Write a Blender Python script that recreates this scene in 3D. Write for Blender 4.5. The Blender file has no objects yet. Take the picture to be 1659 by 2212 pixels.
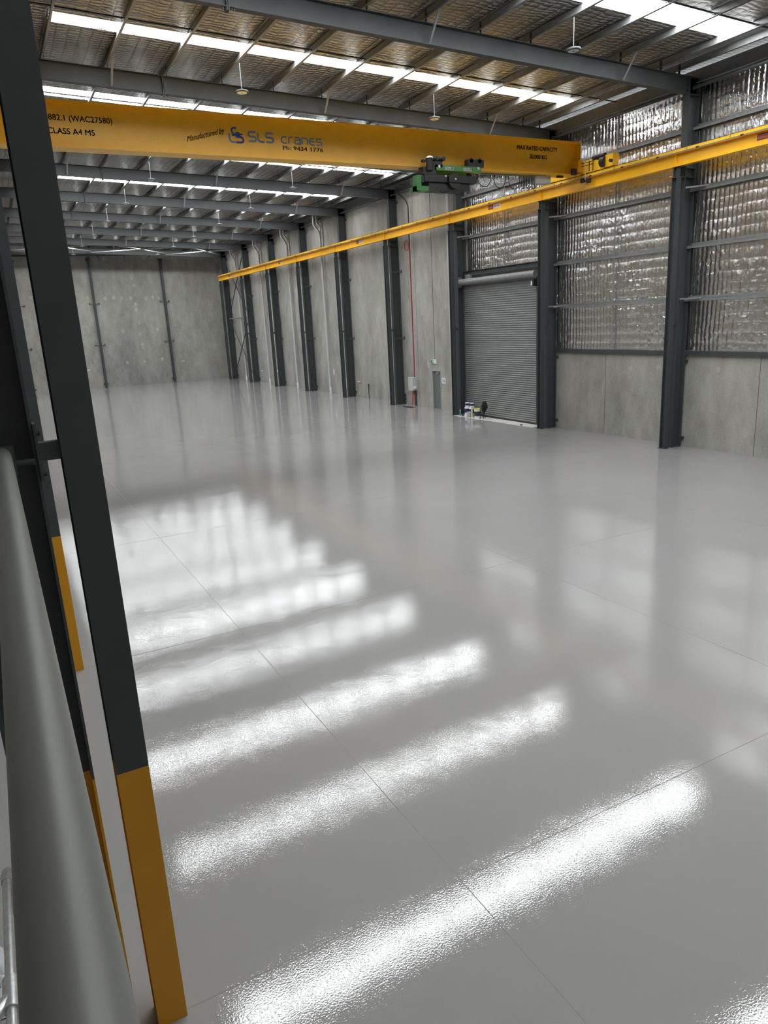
import bpy, math, random
import numpy as np
from mathutils import Vector, Matrix
random.seed(7); rng = np.random.RandomState(3)
sc = bpy.context.scene
COL = sc.collection

# ---------------------------------------------------------------- camera
cam = bpy.data.cameras.new('camera'); camo = bpy.data.objects.new('camera', cam); COL.objects.link(camo)
Rr = (0.8789776338661502, -0.47407168949421574, -0.05152040744368995)
Ru = (0.16704058479614264, 0.20490029629248108, 0.9644238236430165)
Rf = (0.44664948471259497, 0.8563129695382135, -0.25929198986204727)
M = Matrix(((Rr[0], Ru[0], -Rf[0], 0.0), (Rr[1], Ru[1], -Rf[1], 0.0), (Rr[2], Ru[2], -Rf[2], 5.0), (0, 0, 0, 1)))
camo.matrix_world = M
cam.sensor_fit = 'VERTICAL'; cam.sensor_height = 36.0; cam.lens = 36.0 * 1555.2 / 2212.0
cam.clip_start = 0.05; cam.clip_end = 300
sc.camera = camo
# ---------------------------------------------------------------- world and exposure
w = bpy.data.worlds.new('world'); sc.world = w; w.use_nodes = True
bg = w.node_tree.nodes['Background']; bg.inputs[0].default_value = (0.85, 0.93, 1.0, 1); bg.inputs[1].default_value = 1.0
SKY_STRENGTH = 25.0            # daylight given off by the translucent roof sheets
sc.view_settings.view_transform = 'Standard'; sc.view_settings.look = 'None'
sc.view_settings.exposure = 0.1; sc.view_settings.gamma = 1.0; sc.view_settings.use_curve_mapping = False

# ---------------------------------------------------------------- grid of the building
S = 6.657; Y0 = 17.81
def YK(k): return Y0 + S * k
YE = 73.68; XW = 21.5; XL = -3.5; YF = -4.2
def zt(x): return 12.587 - 0.0335 * x          # top of rafters
RO = 0.33                                      # roof lining above rafter top

# ---------------------------------------------------------------- materials
def mat(name, col, rough=0.5, metal=0.0, **k):
    m = bpy.data.materials.new(name); m.use_nodes = True
    b = m.node_tree.nodes['Principled BSDF']
    b.inputs['Base Color'].default_value = (*col, 1); b.inputs['Roughness'].default_value = rough
    b.inputs['Metallic'].default_value = metal
    for kk, v in k.items(): b.inputs[kk].default_value = v
    return m
def nt(m): return m.node_tree, m.node_tree.nodes['Principled BSDF']
def node(t, ty, **k):
    n = t.nodes.new(ty)
    for a, v in k.items():
        if a in n.inputs: n.inputs[a].default_value = v
        else: setattr(n, a, v)
    return n
def ramp(t, fac, stops):
    r = t.nodes.new('ShaderNodeValToRGB'); t.links.new(fac, r.inputs[0])
    e = r.color_ramp.elements
    while len(e) < len(stops): e.new(0.5)
    for i, (p, c) in enumerate(stops):
        e[i].position = p; e[i].color = (*c, 1) if len(c) == 3 else c
    return r
def mapped(t, scale):
    g = t.nodes.new('ShaderNodeNewGeometry'); mp = t.nodes.new('ShaderNodeMapping')
    mp.inputs['Scale'].default_value = scale; t.links.new(g.outputs['Position'], mp.inputs[0]); return mp.outputs[0]
def noise(t, vec, scale, detail=4, rough=0.5):
    n = t.nodes.new('ShaderNodeTexNoise'); n.inputs['Scale'].default_value = scale; n.inputs['Detail'].default_value = detail
    n.inputs['Roughness'].default_value = rough; t.links.new(vec, n.inputs['Vector']); return n.outputs[0]
def bump(t, h, b, strength, dist=0.01, prev=None):
    n = t.nodes.new('ShaderNodeBump'); n.inputs['Strength'].default_value = strength; n.inputs['Distance'].default_value = dist
    t.links.new(h, n.inputs['Height'])
    if prev: t.links.new(prev, n.inputs['Normal'])
    t.links.new(n.outputs[0], b.inputs['Normal']); return n.outputs[0]
def mathn(t, op, a, b=None, c=None):
    n = t.nodes.new('ShaderNodeMath'); n.operation = op
    for i, v in enumerate((a, b, c)):
        if v is None: continue
        if isinstance(v, (int, float)): n.inputs[i].default_value = v
        else: t.links.new(v, n.inputs[i])
    return n.outputs[0]

def grained(name, col, rough, amount=0.15, metal=0.0, sc_=3.0):
    m = mat(name, col, rough, metal); t, b = nt(m); v = mapped(t, (1, 1, 1))
    n = noise(t, v, sc_, 5)
    r = ramp(t, n, [(0.3, tuple(c * (1 - amount) for c in col)), (0.7, tuple(min(1, c * (1 + amount)) for c in col))])
    t.links.new(r.outputs[0], b.inputs['Base Color']); return m
M_STEEL = grained('charcoal_paint', (0.046, 0.052, 0.055), 0.52, 0.08)
M_YEL = grained('yellow_paint', (0.92, 0.50, 0.018), 0.33, 0.04)
M_YELD = grained('yellow_safety_paint', (0.60, 0.27, 0.004), 0.45, 0.04)
M_GALV = grained('galvanised_steel', (0.24, 0.245, 0.245), 0.5, 0.12, 0.3, 6.0)
M_GALVL = grained('pale_galvanised', (0.55, 0.56, 0.56), 0.35, 0.12, 0.7, 30.0)
M_PIPE = grained('pale_grey_pvc', (0.50, 0.50, 0.49), 0.35, 0.05)
M_WHITE = mat('white_plastic', (0.72, 0.73, 0.72), 0.4)
M_BLACK = mat('black_plastic', (0.012, 0.012, 0.013), 0.45)
M_DARKM = mat('dark_metal', (0.022, 0.023, 0.025), 0.4, 0.2)
M_CABLE = mat('cable_rubber', (0.01, 0.01, 0.011), 0.5)
M_RED = mat('red_conduit', (0.42, 0.035, 0.02), 0.4)
M_ORANGE = mat('orange_conduit', (0.75, 0.10, 0.03), 0.4)
M_GREEN = mat('green_enamel', (0.045, 0.23, 0.05), 0.35)
M_TEXT = mat('black_lettering', (0.025, 0.026, 0.022), 0.5)
M_LBLUE = mat('blue_grey_lettering', (0.15, 0.23, 0.36), 0.5)
M_DBLUE = mat('dark_blue_lettering', (0.02, 0.04, 0.22), 0.5)
M_MBLUE = mat('mid_blue_lettering', (0.03, 0.09, 0.42), 0.5)
M_SIGNG = mat('exit_sign_green', (0.0, 0.20, 0.07), 0.4)
M_SIGNR = mat('danger_red', (0.45, 0.08, 0.07), 0.5)
M_TEAL = mat('teal_conductor', (0.09, 0.27, 0.20), 0.4)
M_CONDO = mat('orange_conductor', (0.55, 0.13, 0.02), 0.45)
M_BOX = mat('pale_grey_enamel', (0.50, 0.52, 0.50), 0.4)
M_DOORG = mat('door_grey', (0.13, 0.145, 0.15), 0.5)
M_FRAME = mat('door_frame_grey', (0.33, 0.34, 0.33), 0.5)
M_CREAM = mat('cream_plastic', (0.62, 0.56, 0.38), 0.5)
M_YRIM = mat('yellow_rim', (0.62, 0.50, 0.10), 0.5)
M_DGREEN = mat('dark_green_plastic', (0.03, 0.05, 0.04), 0.5)
M_NAVY = mat('navy_label', (0.02, 0.02, 0.13), 0.5)
M_TURQ = mat('turquoise_can', (0.05, 0.36, 0.42), 0.35, 0.2)
M_CLEAR = mat('cloudy_plastic', (0.45, 0.48, 0.5), 0.3)
M_CLOTH = grained('black_cloth', (0.006, 0.006, 0.007), 0.9, 0.3, 0, 20)
M_RAIL = grained('warm_grey_paint', (0.125, 0.126, 0.115), 0.42, 0.05, 0, 2)

# roller door steel
M_ROLL = grained('roller_slat_paint', (0.155, 0.16, 0.158), 0.42, 0.06)

# concrete
def concrete(name, base, wet=0.0, vert=False):
    m = mat(name, base, 0.75); t, b = nt(m)
    v = mapped(t, (1, 1, 0.45) if vert else (1, 1, 1))
    n1 = noise(t, v, 0.45, 6, 0.6); n2 = noise(t, v, 1.9, 8, 0.65); n3 = noise(t, mapped(t, (1, 1, 1)), 14.0, 4)
    s = mathn(t, 'ADD', mathn(t, 'MULTIPLY', n1, 0.45), mathn(t, 'MULTIPLY', n2, 0.4))
    s = mathn(t, 'ADD', s, mathn(t, 'MULTIPLY', n3, 0.15))
    d = tuple(c * 0.66 for c in base); l = tuple(min(1, c * 1.28) for c in base)
    r = ramp(t, s, [(0.36, d), (0.50, base), (0.62, l)])
    t.links.new(r.outputs[0], b.inputs['Base Color'])
    bump(t, s, b, 0.15, 0.02); return m
M_CONC = concrete('wall_concrete', (0.32, 0.31, 0.283), vert=True)
M_CONCD = concrete('darker_wall_concrete', (0.262, 0.257, 0.235), vert=True)
M_CONCP = concrete('patching_mortar', (0.355, 0.345, 0.315))
M_THRESH = concrete('bare_slab_concrete', (0.52, 0.50, 0.47))
M_JOINT = mat('joint_sealant', (0.12, 0.12, 0.11), 0.8)

# epoxy floor with an orange-peel gloss
M_FLOOR = mat('grey_epoxy', (0.275, 0.268, 0.263), 0.02); t, b = nt(M_FLOOR)
v = mapped(t, (1, 1, 1))
n = noise(t, v, 0.35, 4); r = ramp(t, n, [(0.3, (0.263, 0.256, 0.251)), (0.7, (0.285, 0.277, 0.272))])
t.links.new(r.outputs[0], b.inputs['Base Color'])
rg = ramp(t, noise(t, v, 0.8, 3), [(0.3, (0.015,) * 3), (0.7, (0.05,) * 3)]); t.links.new(rg.outputs[0], b.inputs['Roughness'])
b.inputs['IOR'].default_value = 1.5
p1 = bump(t, noise(t, v, 65.0, 1), b, 1.0, 0.00042)
p2 = bump(t, noise(t, v, 1.1, 2), b, 1.0, 0.0035, p1)

# reflective foil lining
def foil(name, axis, col, rough, st):
    m = mat(name, col, rough, 1.0); t, b = nt(m)
    g = t.nodes.new('ShaderNodeNewGeometry'); sp = t.nodes.new('ShaderNodeSeparateXYZ'); t.links.new(g.outputs['Position'], sp.inputs[0])
    px, py, pz = sp.outputs
    v = mapped(t, (1, 1, 1))
    wob = noise(t, v, 1.3, 5, 0.6)
    cre = noise(t, mapped(t, (3.0, 1.0, 1.0) if axis == 'roof' else (1, 3.0, 0.8)), 7.0, 6, 0.7)
    if axis == 'roof':
        a = mathn(t, 'ADD', mathn(t, 'MULTIPLY', py, 1 / 0.17), mathn(t, 'MULTIPLY', wob, 3.2))
        rib = mathn(t, 'ABSOLUTE', mathn(t, 'SINE', mathn(t, 'MULTIPLY', a, math.pi)))
        wire = mathn(t, 'ABSOLUTE', mathn(t, 'SINE', mathn(t, 'MULTIPLY', px, math.pi / 0.30)))
        wire = mathn(t, 'POWER', wire, 0.25); rib = mathn(t, 'POWER', rib, 0.6)
        h = mathn(t, 'MULTIPLY', rib, wire)
        p = bump(t, h, b, st, 0.06)
        bump(t, cre, b, 0.7, 0.04, p)
    else:
        bump(t, noise(t, mapped(t, (1, 1.6, 1.0)), 11.0, 4, 0.6), b, st, 0.025)
    big = ramp(t, noise(t, v, 0.7, 3), [(0.3, tuple(c * 0.85 for c in col)), (0.7, col)])
    t.links.new(big.outputs[0], b.inputs['Base Color'])
    return m
M_FOILR = foil('foil_roof_lining', 'roof', (0.50, 0.482, 0.45), 0.20, 1.0)
M_FOILW = foil('foil_wall_lining', 'wall', (0.93, 0.93, 0.93), 0.08, 0.5)

# translucent roof sheet, lit by the sky, with the safety mesh showing
M_SKY = bpy.data.materials.new('daylit_roof_sheet'); M_SKY.use_nodes = True; t = M_SKY.node_tree; t.nodes.clear()
o = t.nodes.new('ShaderNodeOutputMaterial'); em = t.nodes.new('ShaderNodeEmission'); t.links.new(em.outputs[0], o.inputs[0])
g = t.nodes.new('ShaderNodeNewGeometry'); sp = t.nodes.new('ShaderNodeSeparateXYZ'); t.links.new(g.outputs['Position'], sp.inputs[0])
wx = mathn(t, 'ABSOLUTE', mathn(t, 'SINE', mathn(t, 'MULTIPLY', sp.outputs[0], math.pi / 0.30)))
wy = mathn(t, 'ABSOLUTE', mathn(t, 'SINE', mathn(t, 'MULTIPLY', sp.outputs[1], math.pi / 0.30)))
mn = mathn(t, 'GREATER_THAN', mathn(t, 'MINIMUM', wx, wy), 0.07)
fac = mathn(t, 'ADD', mathn(t, 'MULTIPLY', mn, 0.9), 0.1)
em.inputs[0].default_value = (0.95, 0.985, 1.0, 1); t.links.new(mathn(t, 'MULTIPLY', fac, SKY_STRENGTH), em.inputs[1])

# ---------------------------------------------------------------- mesh helpers
class MB:
    def __init__(s): s.v = []; s.f = []; s.m = []; s.sm = []
    def add(s, vs, fs, mi=0, smooth=False):
        o = len(s.v); s.v += [tuple(p) for p in vs]
        for f in fs: s.f.append([i + o for i in f]); s.m.append(mi); s.sm.append(smooth)
        return s
    def box(s, x0, y0, z0, x1, y1, z1, mi=0):
        if x0 > x1: x0, x1 = x1, x0
        if y0 > y1: y0, y1 = y1, y0
        if z0 > z1: z0, z1 = z1, z0
        vs = [(x, y, z) for x in (x0, x1) for y in (y0, y1) for z in (z0, z1)]
        return s.add(vs, [(0, 1, 3, 2), (4, 6, 7, 5), (0, 4, 5, 1), (2, 3, 7, 6), (0, 2, 6, 4), (1, 5, 7, 3)], mi)
    def obox(s, p0, p1, a, b, ha, hb, mi=0):
        """bar from p0 to p1 with cross section half sizes ha along a, hb along b"""
        p0 = Vector(p0); p1 = Vector(p1); a = Vector(a).normalized() * ha; b = Vector(b).normalized() * hb
        vs = []
        for p in (p0, p1):
            for q in (-a - b, a - b, a + b, -a + b): vs.append(p + q)
        return s.add(vs, [(0, 3, 2, 1), (4, 5, 6, 7), (0, 1, 5, 4), (1, 2, 6, 5), (2, 3, 7, 6), (3, 0, 4, 7)], mi)
    def bar(s, p0, p1, wa, wb, up=(0, 0, 1), mi=0):
        d = (Vector(p1) - Vector(p0)).normalized(); u = Vector(up)
        a = d.cross(u)
        if a.length < 1e-4: a = d.cross(Vector((1, 0, 0)))
        a.normalize(); bb = a.cross(d)
        return s.obox(p0, p1, a, bb, wa / 2, wb / 2, mi)
    def ibeam(s, p0, p1, web, depth, bf, tf=0.014, tw=0.01, mi=0):
        """p0,p1 on the section centre; web = direction of the web depth"""
        p0 = Vector(p0); p1 = Vector(p1); d = (p1 - p0).normalized(); wv = Vector(web); wv = (wv - d * wv.dot(d)).normalized(); fl = d.cross(wv)
        for sgn in (-1, 1):
            o = wv * sgn * (depth / 2 - tf / 2)
            s.obox(p0 + o, p1 + o, fl, wv, bf / 2, tf / 2, mi)
        s.obox(p0, p1, fl, wv, tw / 2, depth / 2 - tf, mi); return s
    def cyl(s, p0, p1, r, n=16, mi=0, r1=None, smooth=True, caps=True):
        p0 = Vector(p0); p1 = Vector(p1); d = (p1 - p0).normalized(); r1 = r if r1 is None else r1
        a = d.orthogonal().normalized(); b = d.cross(a)
        vs = [p0 + (a * math.cos(2 * math.pi * i / n) + b * math.sin(2 * math.pi * i / n)) * r for i in range(n)]
        vs += [p1 + (a * math.cos(2 * math.pi * i / n) + b * math.sin(2 * math.pi * i / n)) * r1 for i in range(n)]
        s.add(vs, [(i, (i + 1) % n, n + (i + 1) % n, n + i) for i in range(n)], mi, smooth)
        if caps:
            s.add(vs[:n], [tuple(reversed(range(n)))], mi); s.add(vs[n:], [tuple(range(n))], mi)
        return s
    def tube(s, pts, r, n=8, mi=0, closed=False):
        P = [Vector(p) for p in pts]; m = len(P); rings = []; prev = None
        for i in range(m):
            if closed: d = P[(i + 1) % m] - P[i - 1]
            else: d = P[min(i + 1, m - 1)] - P[max(i - 1, 0)]
            d.normalize()
            if prev is None: a = d.orthogonal().normalized()
            else:
                a = prev - d * prev.dot(d)
                a = a.normalized() if a.length > 1e-5 else d.orthogonal().normalized()
            prev = a; b = d.cross(a)
            rings.append([P[i] + (a * math.cos(2 * math.pi * j / n) + b * math.sin(2 * math.pi * j / n)) * r for j in range(n)])
        vs = [p for q in rings for p in q]; fs = []
        for i in range(m if closed else m - 1):
            k = (i + 1) % m
            for j in range(n): fs.append((i * n + j, i * n + (j + 1) % n, k * n + (j + 1) % n, k * n + j))
        s.add(vs, fs, mi, True)
        if not closed:
            s.add(rings[0], [tuple(reversed(range(n)))], mi); s.add(rings[-1], [tuple(range(n))], mi)
        return s
    def lathe(s, c, prof, n=24, mi=0, smooth=True):
        """prof: list of (r,z) about a vertical axis at c"""
        c = Vector(c); vs = []
        for r, z in prof:
            for i in range(n): vs.append((c.x + r * math.cos(2 * math.pi * i / n), c.y + r * math.sin(2 * math.pi * i / n), c.z + z))
        fs = []
        for k in range(len(prof) - 1):
            for i in range(n): fs.append((k * n + i, k * n + (i + 1) % n, (k + 1) * n + (i + 1) % n, (k + 1) * n + i))
        s.add(vs, fs, mi, smooth)
        m = len(prof) - 1
        s.add(vs[:n], [tuple(reversed(range(n)))], mi); s.add(vs[m * n:], [tuple(range(n))], mi)
        return s
    def build(s, name, mats, parent=None, loc=None):
        me = bpy.data.meshes.new(name); me.from_pydata(s.v, [], s.f)
        if not isinstance(mats, (list, tuple)): mats = [mats]
        for m in mats: me.materials.append(m)
        me.polygons.foreach_set('material_index', s.m); me.polygons.foreach_set('use_smooth', s.sm)
        me.validate(); me.update()
        o = bpy.data.objects.new(name, me); COL.objects.link(o)
        if parent is not None:
            o.parent = parent
            set_inv(o, parent)
        return o
def set_inv(o, p):
    # meshes are written in world coordinates: only the root Empty has a location
    o.matrix_parent_inverse = Matrix.Translation(-p.location) if p.parent is None else Matrix.Identity(4)
def tag(o, label=None, cat=None, group=None, kind=None):
    if label: o['label'] = label
    if cat: o['category'] = cat
    if group: o['group'] = group
    if kind: o['kind'] = kind
    return o
def thing(name, loc, label, cat, group=None):
    o = bpy.data.objects.new(name, None); COL.objects.link(o); o.location = loc; o.empty_display_size = 0.2
    return tag(o, label, cat, group)
def copy_tree(o, delta, parent=None):
    c = o.copy(); COL.objects.link(c); c.parent = parent; c.matrix_parent_inverse = o.matrix_parent_inverse.copy()
    if parent is None: c.location = o.location + Vector(delta)
    for ch in list(o.children): copy_tree(ch, delta, c)
    return c
def rounded(ax, ay, bx, by, r, n=5):
    pts = []
    for cx, cy, a0 in ((bx - r, by - r, 0), (ax + r, by - r, 90), (ax + r, ay + r, 180), (bx - r, ay + r, 270)):
        for i in range(n + 1):
            a = math.radians(a0 + 90 * i / n); pts.append((cx + r * math.cos(a), cy + r * math.sin(a)))
    return pts
def prism(mb, pts, f, t0, t1, mi=0):
    """pts 2D polygon, f(u,v,t)->xyz"""
    n = len(pts); vs = [f(u, v, t0) for u, v in pts] + [f(u, v, t1) for u, v in pts]
    mb.add(vs, [tuple(range(n)), tuple(reversed(range(n, 2 * n)))] + [(i, n + i, n + (i + 1) % n, (i + 1) % n) for i in range(n)], mi)
ORD = ['nearest', 'second', 'third', 'fourth', 'fifth', 'sixth', 'seventh', 'eighth', 'ninth', 'tenth', 'eleventh', 'twelfth', 'thirteenth', 'fourteenth', 'fifteenth', 'sixteenth']

# ================================================================ THE SETTING
def struct(mb, name, m): o = mb.build(name, m); o['kind'] = 'structure'; return o
# floor with saw-cut joints, as thin grooves filled with sealant
fl = MB(); fl.box(XL - 0.2, YF - 0.2, -0.15, XW + 0.15, YE + 0.2, 0.0)
struct(fl, 'floor', M_FLOOR)
M_CUT = mat('saw_cut', (0.20, 0.19, 0.185), 0.6)
jt = MB()
for x in (-2.93, 3.0, 8.92, 14.86, 20.55):
    if x < 20: jt.box(x - 0.004, YF, -0.001, x + 0.004, YE, 0.0012)
for k in range(-3, 9):
    y = 17.95 + S * k
    jt.box(XL, y - 0.004, -0.001, 20.55, y + 0.004, 0.0012)
struct(jt, 'floor_joints', M_CUT)

# skylight strips: (centre y, width)
SK = [(1.6, 0.9), (8.1, 0.9), (15.28, 1.05), (22.22, 0.66), (28.45, 0.95), (35.4, 0.85), (42.35, 0.95), (48.9, 0.95), (55.5, 0.95), (62.1, 0.95), (68.7, 0.95)]  # first strip is added overhead, out of view, to brighten the near left post
SX0, SX1 = 2.77, 20.25
ce = MB()
def roofq(x0, y0, x1, y1):
    vs = [(x0, y0, zt(x0) + RO), (x1, y0, zt(x1) + RO), (x1, y1, zt(x1) + RO), (x0, y1, zt(x0) + RO)]
    up = [(a, b_, c + 0.12) for a, b_, c in vs]
    ce.add(vs + up, [(3, 2, 1, 0), (4, 5, 6, 7), (0, 1, 5, 4), (1, 2, 6, 5), (2, 3, 7, 6), (3, 0, 4, 7)])
yy = YF
for c, wd in SK:
    roofq(XL, yy, XW + 0.1, c - wd / 2)
    roofq(XL, c - wd / 2, SX0, c + wd / 2); roofq(SX1, c - wd / 2, XW + 0.1, c + wd / 2)
    yy = c + wd / 2
roofq(XL, yy, XW + 0.1, YE + 0.1)
struct(ce, 'ceiling', M_FOILR)
for i, (c, wd) in enumerate(SK):
    s = MB(); a, b_ = SX0 - 0.02, SX1 + 0.02; y0, y1 = c - wd / 2 - 0.02, c + wd / 2 + 0.02; d = RO + 0.10
    s.add([(a, y0, zt(a) + d), (b_, y0, zt(b_) + d), (b_, y1, zt(b_) + d), (a, y1, zt(a) + d),
           (a, y0, zt(a) + d + .004), (b_, y0, zt(b_) + d + .004), (b_, y1, zt(b_) + d + .004), (a, y1, zt(a) + d + .004)],
          [(3, 2, 1, 0), (4, 5, 6, 7), (0, 1, 5, 4), (1, 2, 6, 5), (2, 3, 7, 6), (3, 0, 4, 7)])
    struct(s, 'window_%d' % (i + 1), M_SKY)

# concrete walls
YC = 31.08
wr = MB()
wr.box(XW, YC - 0.1, 0, XW + 0.18, 33.72, 11.95); wr.box(XW, 34.52, 0, XW + 0.18, YE, 11.95); wr.box(XW, 33.72, 2.08, XW + 0.18, 34.52, 11.95)
wr.box(XW, YF, 0, XW + 0.18, 25.4, 3.24)
wr.box(XW + 0.12, YF, 3.24, XW + 0.18, 25.4, 11.95); wr.box(XW + 0.12, 25.4, 6.6, XW + 0.18, YC - 0.1, 11.95)
struct(wr, 'wall_right', M_CONC)
wj = MB()
for y in (21.52, 14.86): wj.box(XW - 0.003, y - 0.012, 0, XW + 0.003, y + 0.012, 3.24)
for k in (3, 4, 5, 6, 7): wj.box(XW - 0.003, YK(k) - 0.01, 0, XW + 0.003, YK(k) + 0.01, 11.9)
wj.box(XW - 0.003, 36.0 - 0.012, 0, XW + 0.003, 36.0 + 0.012, 11.9)
struct(wj, 'wall_right_joints', M_JOINT)
def blobs(mb, cen, r, f, t0=0.0015, mi=1, n=12, ar=1.25):
    pts = []
    for i in range(n):
        a = 2 * math.pi * i / n; q = r * (0.8 + 0.4 * random.random()); pts.append((cen[0] + q * math.cos(a), cen[1] + q * ar * math.sin(a)))
    prism(mb, pts, f, 0.0, t0, mi)
wb = MB(); wb.box(XL - 0.2, YE, 0, 9.4, YE + 0.18, 13.2); wb.box(9.4, YE, 0, 15.82, YE + 0.18, 13.2, 2); wb.box(15.82, YE, 0, XW + 0.18, YE + 0.18, 13.2)
fb = lambda u, v, t: (u, YE - t, v)
for x, z in [(5.3, 11.6), (10.8, 11.6), (13.2, 10.9), (14.4, 11.6), (13.0, 9.9), (13.15, 9.2), (10.4, 8.1), (11.2, 8.2), (11.9, 8.1), (12.7, 8.1), (14.1, 8.0),
             (14.75, 8.1), (15.3, 8.0), (13.1, 7.5), (13.1, 7.0), (13.2, 5.8), (11.6, 5.1), (14.8, 5.1), (13.15, 4.8), (13.2, 3.8), (11.6, 2.2), (13.2, 2.2), (14.9, 2.3), (13.2, 3.5),
             (5.4, 8.4), (6.6, 8.4), (8.9, 8.2), (7.9, 8.5), (4.2, 8.4), (6.0, 4.9), (7.4, 2.4), (5.6, 2.5), (8.8, 2.4)]:
    blobs(wb, (x, z), 0.14, fb)
fr = lambda u, v, t: (XW - t, u, v)
wp = MB()
for y, z in [(58.5, 9.6), (59.6, 9.7), (53.8, 9.7), (51.7, 7.4), (51.0, 7.2), (50.5, 7.3), (57.4, 7.3), (58.2, 7.2), (58.9, 7.4), (44.9, 7.4), (45.7, 7.5), (46.4, 7.3), (52.4, 3.9), (60.2, 4.0), (45.1, 4.1),
             (46.9, 1.5), (53.2, 1.4), (38.9, 7.3), (33.0, 5.4), (35.4, 5.2), (33.1, 8.0), (34.9, 2.4), (18.9, 2.75), (16.4, 2.75), (23.1, 2.75), (20.2, 2.7), (15.2, 0.7)]:
    blobs(wp, (y, z), 0.10, fr, mi=0, ar=1.9 if y > 30 else 1.0)
struct(wp, 'wall_right_patches', M_CONCP)
struct(wb, 'wall_back', [M_CONC, M_CONCP, M_CONCD])
wl = MB(); wl.box(XL - 0.18, YF, 0, XL, YE, 13.2); struct(wl, 'wall_left', M_CONC)
wf = MB(); wf.box(XL - 0.18, YF - 0.18, 0, XW + 0.18, YF, 13.2)
struct(wf, 'wall_front', M_CONC)

# foil lined upper wall, really quilted
def foilwall(y0, y1, z0, z1, step_y, step_z):
    ny = int((y1 - y0) / step_y) + 1; nz = int((z1 - z0) / step_z) + 1
    Y = np.linspace(y0, y1, ny); Z = np.linspace(z0, z1, nz); YY, ZZ = np.meshgrid(Y, Z, indexing='ij')
    def vn(s1, s2, seed):
        r = np.random.RandomState(seed); g = r.rand(260, 260)
        a = (YY + 10) * s1; b = ZZ * s2; ia = a.astype(int); ib = b.astype(int); fa = a - ia; fb_ = b - ib
        fa = fa * fa * (3 - 2 * fa); fb_ = fb_ * fb_ * (3 - 2 * fb_)
        G = lambda i, j: g[i % 260, j % 260]
        return (G(ia, ib) * (1 - fa) + G(ia + 1, ib) * fa) * (1 - fb_) + (G(ia, ib + 1) * (1 - fa) + G(ia + 1, ib + 1) * fa) * fb_
    wob = (vn(0.6, 0.8, 1) - 0.5) * 0.10
    ribs = np.abs(np.sin(np.pi * (YY + wob) / 0.17)) ** 0.45
    wires = np.abs(np.sin(np.pi * (ZZ + 0.05 * vn(0.9, 0.5, 5)) / 0.33)) ** 0.3
    mask = np.clip((vn(0.55, 0.6, 7) - 0.38) * 3, 0.15, 1)
    D = 0.029 * ribs * (0.48 + 0.52 * wires) + 0.004 * wires + 0.03 * vn(1.3, 0.9, 2) + mask * (0.020 * vn(8, 5, 3) + 0.013 * vn(16, 12, 4))
    X = XW + 0.06 - D
    vs = np.stack([X, YY, ZZ], -1).reshape(-1, 3)
    idx = np.arange(ny * nz).reshape(ny, nz)
    q = np.stack([idx[:-1, :-1], idx[:-1, 1:], idx[1:, 1:], idx[1:, :-1]], -1).reshape(-1, 4)
    me = bpy.data.meshes.new('wall_right_foil')
    me.vertices.add(len(vs)); me.vertices.foreach_set('co', vs.ravel())
    me.loops.add(q.size); me.loops.foreach_set('vertex_index', q.ravel())
    me.polygons.add(len(q)); me.polygons.foreach_set('loop_start', np.arange(0, q.size, 4)); me.polygons.foreach_set('loop_total', np.full(len(q), 4))
    me.update(); me.validate(); me.polygons.foreach_set('use_smooth', np.ones(len(q), bool))
    me.materials.append(M_FOILW)
    o = bpy.data.objects.new('wall_right_foil', me); COL.objects.link(o); o['kind'] = 'structure'
foilwall(10.0, 25.35, 3.22, 11.98, 0.030, 0.033)
foilwall(25.35, YC - 0.08, 6.85, 11.98, 0.030, 0.033)
foilwall(YF, 10.0, 3.22, 11.98, 0.06, 0.15)

# ledge angle on top of the low concrete wall
lb = MB()
for y0, y1 in ((YF, YK(0) - 0.1), (YK(0) + 0.1, YK(1) - 0.1)):
    lb.box(XW - 0.10, y0, 3.22, XW + 0.02, y1, 3.235); lb.box(XW - 0.10, y0, 3.235, XW - 0.09, y1, 3.36); lb.box(XW - 0.10, y0, 3.36, XW + 0.0, y1, 3.37)
struct(lb, 'trim_1', M_STEEL)
# bare concrete threshold strip at the roller door
th = MB(); th.add([(20.62, 24.95, 0.003), (21.49, 24.95, 0.003), (21.49, 31.0, 0.003), (20.5, 31.0, 0.003), (20.62, 24.95, -0.01), (21.49, 24.95, -0.01), (21.49, 31.0, -0.01), (20.5, 31.0, -0.01)],
                  [(0, 1, 2, 3), (7, 6, 5, 4), (0, 4, 5, 1), (1, 5, 6, 2), (2, 6, 7, 3), (3, 7, 4, 0)])
struct(th, 'trim_2', M_THRESH)
# cover flashing under the roof along the concrete wall
tf_ = MB(); tf_.box(XW - 0.02, YC, 11.55, XW + 0.0, YE, zt(XW) + RO); struct(tf_, 'trim_3', M_GALV)

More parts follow.
